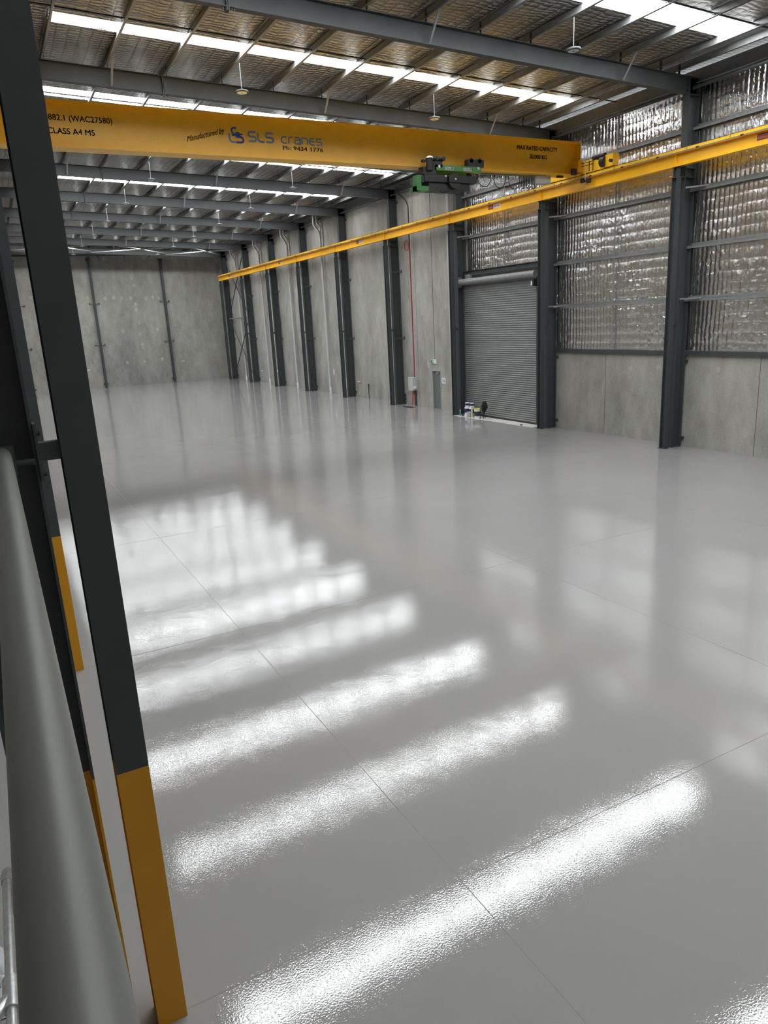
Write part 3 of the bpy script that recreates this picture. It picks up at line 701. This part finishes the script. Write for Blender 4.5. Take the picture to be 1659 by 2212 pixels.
# hoist trolley
ho = thing('crane_hoist', (14.7, GY, 9.3), 'green and black electric hoist trolley hanging under the yellow crane girder', 'hoist')
HY = 21.82
m = MB(); prism(m, rounded(13.95, 9.625, 15.81, 9.79, 0.03), lambda u, v, t: (u, t, v), HY, HY + 0.07); sp_ = m.build('side_plate', M_GREEN, ho)
m = MB()
for x in (14.11, 15.69): m.cyl((x, HY - 0.02, 9.745), (x, HY, 9.745), 0.045, 16)
m.build('plate_bolt', M_GALVL, sp_)
for x0 in (14.34, 15.08):
    m = MB(); m.box(x0, HY - 0.004, 9.65, x0 + 0.35, HY, 9.745); nl = m.build('name_label', M_BOX, sp_)
    text_obj('STAHL', (lambda u, v, x0=x0: (x0 + 0.015 + u, HY - 0.006, 9.685 + v)), 0.045, 0.21, 0.002, M_TEXT, 'label_lettering', nl, 0.03)
    m = MB(); m.box(x0 + 0.015, HY - 0.007, 9.662, x0 + 0.225, HY - 0.004, 9.67); m.box(x0 + 0.25, HY - 0.007, 9.665, x0 + 0.335, HY - 0.004, 9.735); m.build('label_mark', M_TEXT, nl)
    m = MB(); m.add([(x0 + 0.27, HY - 0.009, 9.675), (x0 + 0.325, HY - 0.009, 9.675), (x0 + 0.27, HY - 0.009, 9.72)], [(0, 1, 2)]); m.build('label_symbol', M_BOX, nl)
m = MB(); prism(m, rounded(13.95, 9.625, 15.81, 9.79, 0.03), lambda u, v, t: (u, t, v), GY + 0.40, GY + 0.47); m.build('side_plate', M_GREEN, ho)
m = MB(); m.box(13.55, HY + 0.02, 9.28, 15.66, HY + 0.95, 9.50); m.box(13.33, HY + 0.05, 9.25, 13.56, HY + 0.6, 9.47); m.build('rope_drum_housing', M_DARKM, ho)
m = MB(); m.box(14.46, HY - 0.06, 9.27, 15.03, HY + 0.1, 9.47); m.build('pulley_housing', M_BLACK, ho)
m = MB(); m.cyl((14.71, HY - 0.02, 9.33), (14.71, HY + 0.06, 9.33), 0.23, 28); m.build('rope_pulley', M_DARKM, ho)
m = MB(); m.cyl((14.71, HY - 0.08, 9.37), (14.71, HY - 0.06, 9.37), 0.03, 14); m.cyl((14.36, HY - 0.02, 9.46), (14.36, HY + .02, 9.46), 0.03, 12); m.build('axle_bolt', M_GALVL, ho)
m = MB(); m.box(13.75, HY + 0.1, 9.06, 15.38, HY + 0.8, 9.28); m.build('lower_housing', M_BLACK, ho)
m = MB(); m.box(13.25, HY + 0.02, 9.0, 13.42, HY + 0.30, 9.46); m.box(13.25, HY + 0.05, 9.0, 13.72, HY + 0.5, 9.14); m.build('gear_cover', M_GREEN, ho)
m = MB(); m.box(15.27, HY + 0.0, 9.79, 15.93, HY + 0.20, 10.02); m.box(15.25, HY + .02, 9.8, 15.3, HY + .15, 9.95)
for x in (15.42, 15.76): m.cyl((x, HY + 0.0, 9.99), (x, HY + 0.20, 9.99), 0.075, 16)
m.build('wheel_bogie', M_BLACK, ho)
m = MB(); m.cyl((13.73, HY - 0.02, 9.60), (13.73, HY - 0.02, 9.97), 0.11, 18); m.box(13.5, HY, 9.5, 14.0, HY + 0.3, 9.72)
m.box(13.8, HY, 9.72, 14.25, HY + 0.22, 9.90); m.box(13.5, HY + .03, 9.86, 13.63, HY + .12, 9.93); m.build('trolley_drive', M_BLACK, ho)
m = MB(); m.lathe((13.73, HY - 0.02, 9.97), [(0.125, 0), (0.11, 0.035), (0.06, 0.06), (0.01, 0.07)], 18); m.build('drive_cap', M_GALVL, ho)
for x in (14.02, 14.28):
    m = MB(); m.cyl((x, HY - 0.06, 9.98), (x - 0.1, HY + 0.2, 9.96), 0.075, 16); m.build('brake_motor', M_DARKM, ho)
m = MB(); m.bar((13.69, HY - 0.1, 8.95), (14.35, HY - 0.1, 9.12), 0.012, 0.012); m.build('limit_rod', M_DARKM, ho)
m = MB(); m.tube([(14.3, HY + .3, 9.08), (14.35, HY + .3, 9.0), (14.5, HY + .3, 9.02), (14.7, HY + .3, 9.06)], 0.01, 6); m.tube([(14.9, HY + .4, 9.06), (15.0, HY + .4, 8.98), (15.2, HY + .4, 8.97), (15.35, HY + .4, 9.06)], 0.01, 6); m.build('wire_rope', M_CABLE, ho)

# runway beams
def runway(cx, sg, lab):
    r_ = thing('runway_beam', (cx, 34, 9.26), lab, 'crane beam')
    ya, yb = YF + 0.1, YK(8) + 0.12
    m = MB(); m.box(cx - 0.105, ya, 9.255, cx + 0.105, yb, 9.275); m.box(cx - 0.006, ya, 9.275, cx + 0.006, yb, 9.72)
    xi = cx - sg * 0.13; xo = cx + sg * 0.13
    m.box(min(xi, xo), ya, 9.742, max(xi, xo), yb, 9.755); m.box(xi, ya, 9.66, xi + sg * 0.01, yb, 9.745); m.box(xo, ya, 9.66, xo - sg * 0.01, yb, 9.745)
    m.build('beam', M_YEL, r_)
    m = MB(); m.box(cx - 0.025, ya, 9.755, cx + 0.025, yb, 9.79); m.build('rail', M_DARKM, r_)
    for k in range(-3, 9):
        y = YK(k)
        if y < ya: continue
        m = MB(); m.box(cx - 0.10, y - 0.006, 9.275, cx + 0.10, y + 0.006, 9.742); m.build('web_stiffener', M_YEL, r_)
    m = MB(); m.box(xi - sg * 0.018, ya, 9.645, xi - sg * 0.001, yb, 9.668); m.build('conductor_bar', M_TEAL, r_)
    m = MB(); m.box(xi - sg * 0.016, ya, 9.617, xi - sg * 0.001, yb, 9.640); m.build('conductor_bar', M_CONDO, r_)
    y = 9.2
    i = 0
    while y < yb:
        m = MB(); m.box(xi - sg * 0.028, y - 0.05, 9.64, xi - sg * 0.001, y + 0.05, 9.685); m.build('conductor_clip', M_BLACK, r_)
        m = MB(); m.box(xi - sg * 0.012, y + 0.38, 9.672, xi + sg * .002, y + 0.42, 9.755); m.build('rail_clip', M_YELD, r_)
        y += 1.55; i += 1
    return r_
rb = runway(20.69, 1, 'long yellow crane runway beam on posts along the right wall')
runway(0.385, -1, 'yellow crane runway beam high along the left posts')
XS = 20.69 - 0.012
for y in (27.6, 40.97, 54.44, 67.62, 14.55):
    m = MB(); m.box(XS - 0.09, y - 0.44, 9.42, XS - 0.086, y + 0.44, 9.60) if False else m.box(XS - 0.004, y + 0.08, 9.42, XS, y + 0.44, 9.59)
    m.box(XS - 0.006, y + 0.10, 9.44, XS - 0.003, y + 0.42, 9.57, 1)
    sg_ = m.build('warning_sign', [M_BLACK, M_SIGNR], rb)
    text_obj('DANGER', (lambda u, v, y=y: (XS - 0.009, y + 0.40 - u, 9.475 + v)), 0.06, 0.28, 0.002, M_WHITE, 'sign_lettering', sg_, 0.02)
    m = MB(); m.box(XS - 0.004, y - 0.44, 9.42, XS, y + 0.07, 9.59); s2 = m.build('warning_sign', [M_WHITE], rb)
    text_obj('LIVE RAILS', (lambda u, v, y=y: (XS - 0.006, y + 0.03 - u, 9.475 + v)), 0.065, 0.43, 0.002, M_TEXT, 'sign_lettering', s2, 0.03)

# ================================================================ SERVICES
# high bay lights
ly = [9.3, 16.0, 22.75, 29.4, 35.9, 42.5, 49.0, 55.7, 62.3, 68.6]
first = None
for xr, rown in ((14.65, 'right'), (7.86, 'left')):
    for i, y in enumerate(ly):
        y = y + 0.1 if xr > 10 else (y - 0.8) * 1.033
        x = xr; z = 11.44 if xr > 10 else 11.63; lab = 'round grey high bay lamp hanging on a wire, %s row, %s from the camera' % (rown, ORD[i])
        if first is None:
            first = thing('high_bay_light', (x, y, z), lab, 'ceiling light', 'high bay lamps hanging from the purlins')
            m = MB(); m.lathe((x, y, z), [(0.185, 0.0), (0.19, 0.02), (0.185, 0.045), (0.10, 0.055), (0.06, 0.09), (0.03, 0.10)], 28); m.build('lamp_housing', M_STEEL, first)
            m = MB(); m.lathe((x, y, z - 0.006), [(0.168, 0.0), (0.168, 0.006)], 28); m.build('lens_ring', M_BLACK, first)
            m = MB(); m.lathe((x, y, z - 0.010), [(0.145, 0.0), (0.145, 0.004)], 28); m.lathe((x, y, z - 0.014), [(0.03, 0), (0.03, .004)], 12, 1); m.build('lens', [M_BOX, M_BLACK], first)
            m = MB(); m.cyl((x, y, z + 0.10), (x, y, zt(x) + 0.12), 0.006, 8); m.build('hanging_wire', M_GALVL, first)
        else:
            c = copy_tree(first, (x - first.location.x, y - first.location.y, z - first.location.z)); c['label'] = lab; c['group'] = first['group']

# downpipes
for i, (y, wh) in enumerate(((48.1, 'nearest the camera of the four'), (54.45, 'second of the four'), (61.0, 'third of the four'), (67.6, 'farthest, beside the back corner'))):
    t_ = thing('downpipe', (21.3, y, 0), 'pale grey downpipe on the right wall, ' + wh, 'pipe', 'downpipes on the right wall')
    m = MB(); m.tube([(20.98, y + 0.25, 12.05), (20.98, y + 0.25, 11.45), (21.06, y + 0.2, 11.25), (21.22, y + 0.02, 10.95), (21.3, y, 10.75), (21.3, y, 10.4), (21.3, y, 0.45)], 0.078, 14)
    m.tube([(21.12, y + 0.1, 12.0), (21.12, y + 0.05, 11.5), (21.33, y - 0.10, 11.2), (21.3, y, 10.8)], 0.06, 10); m.build('pipe', M_PIPE, t_)
    m = MB()
    for z in (10.5, 8.9, 6.3, 3.4): m.cyl((21.3, y, z - 0.05), (21.3, y, z + 0.05), 0.087, 14)
    m.build('pipe_collar', M_PIPE, t_)
    m = MB(); m.cyl((21.3, y, 0), (21.3, y, 0.45), 0.084, 14); m.cyl((21.3, y, 0.22), (21.3, y, 0.30), 0.095, 14); m.build('pipe_socket', M_WHITE, t_)
m = MB(); m.tube([(21.32, 33.6, 11.2), (21.32, 32.7, 11.1), (21.32, 32.42, 10.98), (21.32, 32.32, 10.75), (21.32, 32.3, 10.5), (21.32, 32.2, 0.0)], 0.09, 14)
tag(m.build('downpipe', M_PIPE), 'grey downpipe with bent top, left of the column beside the roller door', 'pipe')

# electrical box with conduits
eb = thing('distribution_box', (21.35, 36.45, 1.26), 'pale grey electrical box on the concrete wall with red conduit above', 'electrical box')
m = MB(); m.box(21.24, 36.28, 0.88, XW, 36.80, 1.64); m.build('box_body', M_BOX, eb)
m = MB(); m.box(21.225, 36.30, 0.90, 21.24, 36.78, 1.62); m.build('box_door', M_BOX, eb)
m = MB(); m.box(21.28, 36.14, 1.0, 21.38, 36.28, 1.14); m.build('isolator_switch', M_WHITE, eb)
cd = thing('wall_conduit', (21.45, 36.42, 4), 'red conduit rising from the grey electrical box with a coiled loop near its top', 'conduit')
m = MB(); m.cyl((21.46, 36.42, 1.64), (21.46, 36.42, 8.9), 0.026, 10); m.build('red_conduit', M_RED, cd)
m = MB(); m.tube([(21.44, 36.72 + 0.24 * math.cos(a * math.pi / 12), 8.85 + 0.26 * math.sin(a * math.pi / 12)) for a in range(24)], 0.018, 8, closed=True); m.build('conduit_loop', M_RED, cd)
m = MB(); m.box(XW - 0.02, 36.28, 1.64, XW, 36.34, 11.2); m.build('cable_tray', M_PIPE, cd)
m = MB(); m.cyl((21.36, 36.66, 0.0), (21.40, 36.56, 0.90), 0.035, 10); m.build('floor_conduit', M_ORANGE, cd)
m = MB(); m.box(XW - 0.07, 36.30, 0.0, XW, 36.44, 0.88); m.build('cable_duct', M_STEEL, cd)
m = MB(); m.tube([(21.45, 36.42, 8.9), (21.45, 36.40, 10.8), (21.38, 36.42, 11.05), (21.2, 36.5, 11.3), (20.9, 36.7, 11.6), (20.8, 36.6, 11.78), (20.9, 36.3, 11.86), (21.15, 36.0, 11.88)], 0.022, 8)
tag(m.build('power_cable', M_CABLE), 'black cable running down the concrete wall from the roof into the red conduit', 'cable')
m = MB(); m.box(20.60, 35.55, 0.0, 21.0, 36.5, 0.006)
tag(m.build('floor_pit_cover', M_BLACK), 'thin dark cover strip set in the floor below the electrical box', 'floor cover')
for y, h, nm in ((37.55, 0.62, 'short dark pipe stub rising from the floor beside the electrical box'), (42.3, 0.95, 'thin dark pipe stub on the wall between the third and fourth columns')):
    m = MB(); m.cyl((21.42, y, 0), (21.42, y, h), 0.025, 8); m.box(21.40, y - 0.04, h - 0.12, 21.46, y + 0.04, h - 0.06); tag(m.build('pipe_stub', M_DARKM), nm, 'pipe')
for y, z, nm, sz in ((43.8, 1.0, 'left of the pipe stub on the right wall', (0.35, 0.06)), (63.4, 1.0, 'beside the third downpipe', (0.4, 0.08)), (59.4, 1.15, 'near the second downpipe, boxed', (0.2, 0.18)), (47.7, 1.5, 'beside the nearest downpipe', (0.14, 0.4)), (66.0, 1.2, 'near the farthest downpipe', (0.15, 0.3))):
    m = MB(); m.box(XW - 0.05, y - sz[0] / 2, z - sz[1] / 2, XW, y + sz[0] / 2, z + sz[1] / 2); tag(m.build('power_outlet', M_WHITE), 'small white outlet on the right wall, ' + nm, 'outlet', 'power outlets on the walls')
for x, z, nm in ((8.0, 1.75, 'left of the left column'), (16.9, 1.95, 'right of the right column')):
    m = MB(); m.box(x - 0.12, YE - 0.04, z - 0.05, x - 0.02, YE, z + 0.05); m.box(x + 0.02, YE - 0.04, z - 0.05, x + 0.12, YE, z + 0.05)
    tag(m.build('power_outlet', M_WHITE), 'small white double power outlet low on the back wall, ' + nm, 'outlet', 'power outlets on the walls')

# exit sign
ex = thing('exit_sign', (XW, 34.28, 2.58), 'small green and white exit sign above the grey door', 'exit sign')
m = MB(); m.box(XW - 0.07, 34.02, 2.47, XW, 34.56, 2.69); m.build('sign_box', M_WHITE, ex)
m = MB(); m.box(XW - 0.074, 34.24, 2.485, XW - 0.069, 34.545, 2.675); fc = m.build('sign_face', M_SIGNG, ex)
m = MB()
R2 = lambda u, v: (34.49 - u, 2.49 + v)
def plate(mb, pts, x, mi=0): prism(mb, pts, lambda u, v, t: (x - t, u, v), 0.0, 0.003, mi)
plate(m, [R2(0.0 + .10 + .014 * math.cos(a), 0.155 + .014 * math.sin(a)) for a in np.linspace(0, 6.0, 9)], XW - 0.074)
for a, b_ in (((.10, .14), (.085, .085)), ((.085, .085), (.12, .06)), ((.12, .06), (.115, .02)), ((.085, .085), (.06, .055)), ((.06, .055), (.03, .05)), ((.10, .13), (.135, .10)), ((.10, .13), (.065, .11))):
    d = Vector((b_[0] - a[0], b_[1] - a[1])).normalized() * 0.009; n_ = Vector((-d.y, d.x))
    plate(m, [R2(a[0] + n_.x, a[1] + n_.y), R2(b_[0] + n_.x, b_[1] + n_.y), R2(b_[0] - n_.x, b_[1] - n_.y), R2(a[0] - n_.x, a[1] - n_.y)], XW - 0.074)
plate(m, [R2(.17, .02), R2(.22, .02), R2(.22, .17), R2(.17, .17)], XW - 0.074)
m.build('running_figure', M_WHITE, fc)
m = MB(); m.cyl((XW - 0.012, 34.22, 2.69), (XW - 0.012, 34.22, 11.6), 0.013, 8); tag(m.build('sign_conduit', M_GALV), 'thin grey conduit running up the wall from the exit sign', 'conduit')
ns = thing('notice_plate', (XW, 33.38, 1.57), 'small white rounded notice plate on the wall right of the grey door', 'sign')
m = MB(); prism(m, rounded(33.18, 1.42, 33.58, 1.73, 0.05), lambda u, v, t: (XW - t, u, v), 0.0, 0.02); m.build('plate', M_WHITE, ns)
m = MB(); m.box(XW - 0.024, 33.24, 1.48, XW - 0.02, 33.52, 1.67); m.build('notice_panel', M_BOX, ns)
m = MB(); m.box(XW - 0.03, 33.25, 1.55, XW - 0.024, 33.33, 1.575); m.box(XW - 0.03, 33.25, 1.51, XW - 0.024, 33.30, 1.53); m.build('notice_mark', M_TEXT, ns)

# ================================================================ THINGS BY THE ROLLER DOOR
def lathe_obj(name, c, prof, m_, parent, n=24): mm = MB(); mm.lathe(c, prof, n); return mm.build(name, m_, parent)
sx, sy = 20.72, 30.72
sc_ = thing('spray_can', (sx, sy, 0), 'turquoise spray can standing at the left end of the roller door', 'spray can')
lathe_obj('can_body', (sx, sy, 0), [(0.036, 0), (0.038, 0.01), (0.038, 0.22), (0.03, 0.245)], M_TURQ, sc_)
lathe_obj('can_cap', (sx, sy, 0.245), [(0.028, 0), (0.028, 0.045), (0.02, 0.05)], M_WHITE, sc_)
m = MB(); m.cyl((20.66, 30.50, 0.05), (20.74, 30.45, 0.05), 0.05, 18); tag(m.build('tape_roll', M_BLACK), 'small black roll lying beside the turquoise spray can', 'roll')
def pail(x, y, lab, grp):
    p = thing('paint_pail', (x, y, 0), lab, 'pail', grp)
    lathe_obj('pail_body', (x, y, 0.003), [(0.125, 0), (0.13, 0.02), (0.14, 0.42), (0.146, 0.43)], M_WHITE, p)
    lathe_obj('pail_label', (x, y, 0.20), [(0.137, 0), (0.143, 0.20)], M_NAVY, p)
    lathe_obj('pail_lid', (x, y, 0.43), [(0.15, 0), (0.15, 0.02), (0.13, 0.025)], M_WHITE, p); return p
def can(x, y, z, lab, grp):
    p = thing('paint_can', (x, y, z), lab, 'paint can', grp)
    lathe_obj('can_body', (x, y, z), [(0.10, 0), (0.105, 0.01), (0.105, 0.22)], M_WHITE, p)
    lathe_obj('can_label', (x, y, z + 0.11), [(0.108, 0), (0.108, 0.10)], M_NAVY, p)
    lathe_obj('can_lid', (x, y, z + 0.22), [(0.108, 0), (0.108, 0.015), (0.09, 0.02)], M_WHITE, p); return p
pail(20.82, 30.22, 'white paint pail with navy band, left of the two under cans', 'paint pails at the roller door')
can(20.82, 30.22, 0.455, 'white paint can with navy label on the left pail', 'paint cans on the pails')
pail(20.86, 29.88, 'white paint pail with navy band, right of the two under cans', 'paint pails at the roller door')
can(20.86, 29.88, 0.455, 'white paint can with navy label on the right pail', 'paint cans on the pails')
tb = thing('plastic_tub', (20.62, 29.80, 0), 'cloudy grey plastic tub in front of the right paint pail', 'tub')
lathe_obj('tub_body', (20.62, 29.80, 0.003), [(0.09, 0), (0.10, 0.25), (0.105, 0.26)], M_CLEAR, tb)
lathe_obj('tub_lid', (20.62, 29.80, 0.26), [(0.105, 0), (0.10, 0.02)], M_BOX, tb)
m = MB(); m.lathe((20.60, 30.02, 0.003), [(0.05, 0), (0.055, 0.12), (0.045, 0.13)], 18); tag(m.build('plastic_cup', M_WHITE), 'small white cup on the floor between the two paint pails', 'cup')
m = MB(); m.lathe((20.66, 29.60, 0.003), [(0.045, 0), (0.045, 0.52), (0.048, 0.53)], 18); tag(m.build('cardboard_tube', M_CREAM), 'cream upright tube standing between the pails and the bucket', 'tube')
bk = thing('bucket', (20.86, 29.42, 0), 'dark green bucket with white band and yellow rim near the roller door', 'bucket')
lathe_obj('bucket_body', (20.86, 29.42, 0.003), [(0.14, 0), (0.16, 0.40)], M_DGREEN, bk)
lathe_obj('bucket_base', (20.86, 29.42, 0.003), [(0.148, 0.0), (0.152, 0.09)], M_WHITE, bk)
lathe_obj('bucket_band', (20.86, 29.42, 0.32), [(0.16, 0), (0.165, 0.08)], M_WHITE, bk)
lathe_obj('bucket_rim', (20.86, 29.42, 0.40), [(0.17, 0), (0.172, 0.05), (0.16, 0.05)], M_YRIM, bk)
bg_ = thing('tool_bag', (20.85, 28.85, 0), 'black bundle of bag and straps on thin legs leaning by the roller door', 'bag')
m = MB(); n = 18; prof = [(0.05, 0.30), (0.10, 0.36), (0.15, 0.46), (0.175, 0.54), (0.18, 0.61), (0.155, 0.68), (0.125, 0.74), (0.115, 0.79), (0.09, 0.84), (0.03, 0.87)]
vs = []
for j, (r, z) in enumerate(prof):
    for i in range(n):
        a = 2 * math.pi * i / n; q = r * (1 + 0.16 * math.sin(3 * a + j) + 0.08 * math.sin(5 * a + 2 * j)); off = -0.12 * (z - 0.5)
        vs.append((20.87 + q * 0.7 * math.cos(a), 28.85 - off * -1.0 + q * math.sin(a), z))
m.add(vs, [(j * n + i, j * n + (i + 1) % n, (j + 1) * n + (i + 1) % n, (j + 1) * n + i) for j in range(len(prof) - 1) for i in range(n)], 0, True)
m.add(vs[-n:], [tuple(range(n))]); m.add(vs[:n], [tuple(reversed(range(n)))]); m.build('bag_body', M_CLOTH, bg_)
for dx, dy in ((-0.16, 0.10), (-0.10, -0.05), (0.10, 0.04)):
    m = MB(); m.tube([(20.86, 28.86, 0.42), (20.86 + dx * .6, 28.86 + dy, 0.2), (20.86 + dx, 28.86 + dy * 1.3, 0.0)], 0.018, 8); m.build('stand_leg', M_BLACK, bg_)
m = MB(); m.tube([(20.84, 28.98, 0.7), (20.76, 29.05, 0.45), (20.78, 29.0, 0.25)], 0.012, 6); m.tube([(20.76, 28.74, 0.7), (20.70, 28.72, 0.4), (20.74, 28.8, 0.1)], 0.012, 6); m.build('strap', M_CLOTH, bg_)
m = MB(); m.box(20.66, 25.75, 0.003, 20.74, 25.85, 0.05); tag(m.build('door_stop', M_BLACK), 'small black block on the threshold at the right end of the roller door', 'block')

# ================================================================ NEAR THE CAMERA, LEFT EDGE
rc = (-0.030, 4.368); rr = 0.0505
hr = thing('handrail', (rc[0], 2.5, rc[1]), 'thick smooth grey handrail tube running away from the camera at the left edge', 'handrail')
m = MB(); n = 40; vs = []
ys = [0.15, 4.46, 4.49, 4.50]; rs = [rr, rr, rr * 0.985, rr * 0.95]
for y, r in zip(ys, rs):
    for i in range(n): a = 2 * math.pi * i / n; vs.append((rc[0] + r * math.cos(a), y, rc[1] + r * math.sin(a)))
m.add(vs, [(j * n + i, (j + 1) * n + i, (j + 1) * n + (i + 1) % n, j * n + (i + 1) % n) for j in range(3) for i in range(n)], 0, True)
m.add(vs[-n:], [tuple(reversed(range(n)))]); m.add(vs[:n], [tuple(range(n))])
m.build('rail_tube', M_RAIL, hr)
m = MB(); m.box(-0.28, 4.50, 4.24, 0.035, 4.512, 4.42); m.build('end_plate', M_STEEL, hr)
m = MB(); m.box(0.035, 4.50, 4.315, 0.135, 4.60, 4.323); m.box(-0.2, 4.512, 4.30, 0.135, 4.60, 4.315); m.build('support_angle', M_STEEL, hr)
gx, gz = -0.395, 2.13
gr = thing('galvanised_rail', (gx, 2.5, gz), 'thin galvanised safety rail with pipe fittings in the lower left corner', 'railing')
m = MB(); m.cyl((gx, 3.18, gz), (gx, 3.98, gz), 0.022, 20); m.tube([(gx, 3.98, gz), (gx, 4.04, gz - 0.008), (gx + 0.0, 4.075, gz - 0.03), (gx + 0.005, 4.09, gz - 0.07), (gx + 0.005, 4.09, 0)], 0.022, 16); m.build('rail_tube', M_GALVL, gr)
m = MB(); m.cyl((gx, 3.06, gz), (gx, 3.24, gz), 0.034, 20); m.cyl((gx, 3.13, gz), (gx, 3.13, gz - 0.10), 0.034, 20); m.cyl((gx, 3.13, gz), (gx - 0.12, 3.02, gz + 0.0), 0.034, 20); m.build('pipe_fitting', M_GALVL, gr)
m = MB(); m.cyl((gx, 3.94, gz), (gx, 4.0, gz), 0.028, 18); m.build('pipe_fitting', M_GALVL, gr)
m = MB(); m.cyl((gx, 3.13, gz - 0.1), (gx, 3.13, 0), 0.022, 16); m.cyl((gx, 1.5, gz), (gx, 3.10, gz), 0.022, 16); m.build('rail_post', M_GALVL, gr)
# crumpled plastic sheet on the floor far left
m = MB(); N = 16; r3 = np.random.RandomState(5); H = r3.rand(N, N) * 0.16
vs = [(-1.35 + 0.62 * i / (N - 1) + 0.03 * r3.rand(), 5.25 + 0.75 * j / (N - 1) + 0.03 * r3.rand(), 0.01 + H[i, j] * (0 if i in (0, N - 1) or j in (0, N - 1) else 1)) for i in range(N) for j in range(N)]
m.add(vs, [(i * N + j, (i + 1) * N + j, (i + 1) * N + j + 1, i * N + j + 1) for i in range(N - 1) for j in range(N - 1)], 0, False)
tag(m.build('plastic_sheet', M_CLEAR), 'crumpled grey plastic sheet on the floor in the lower left corner', 'plastic sheet')
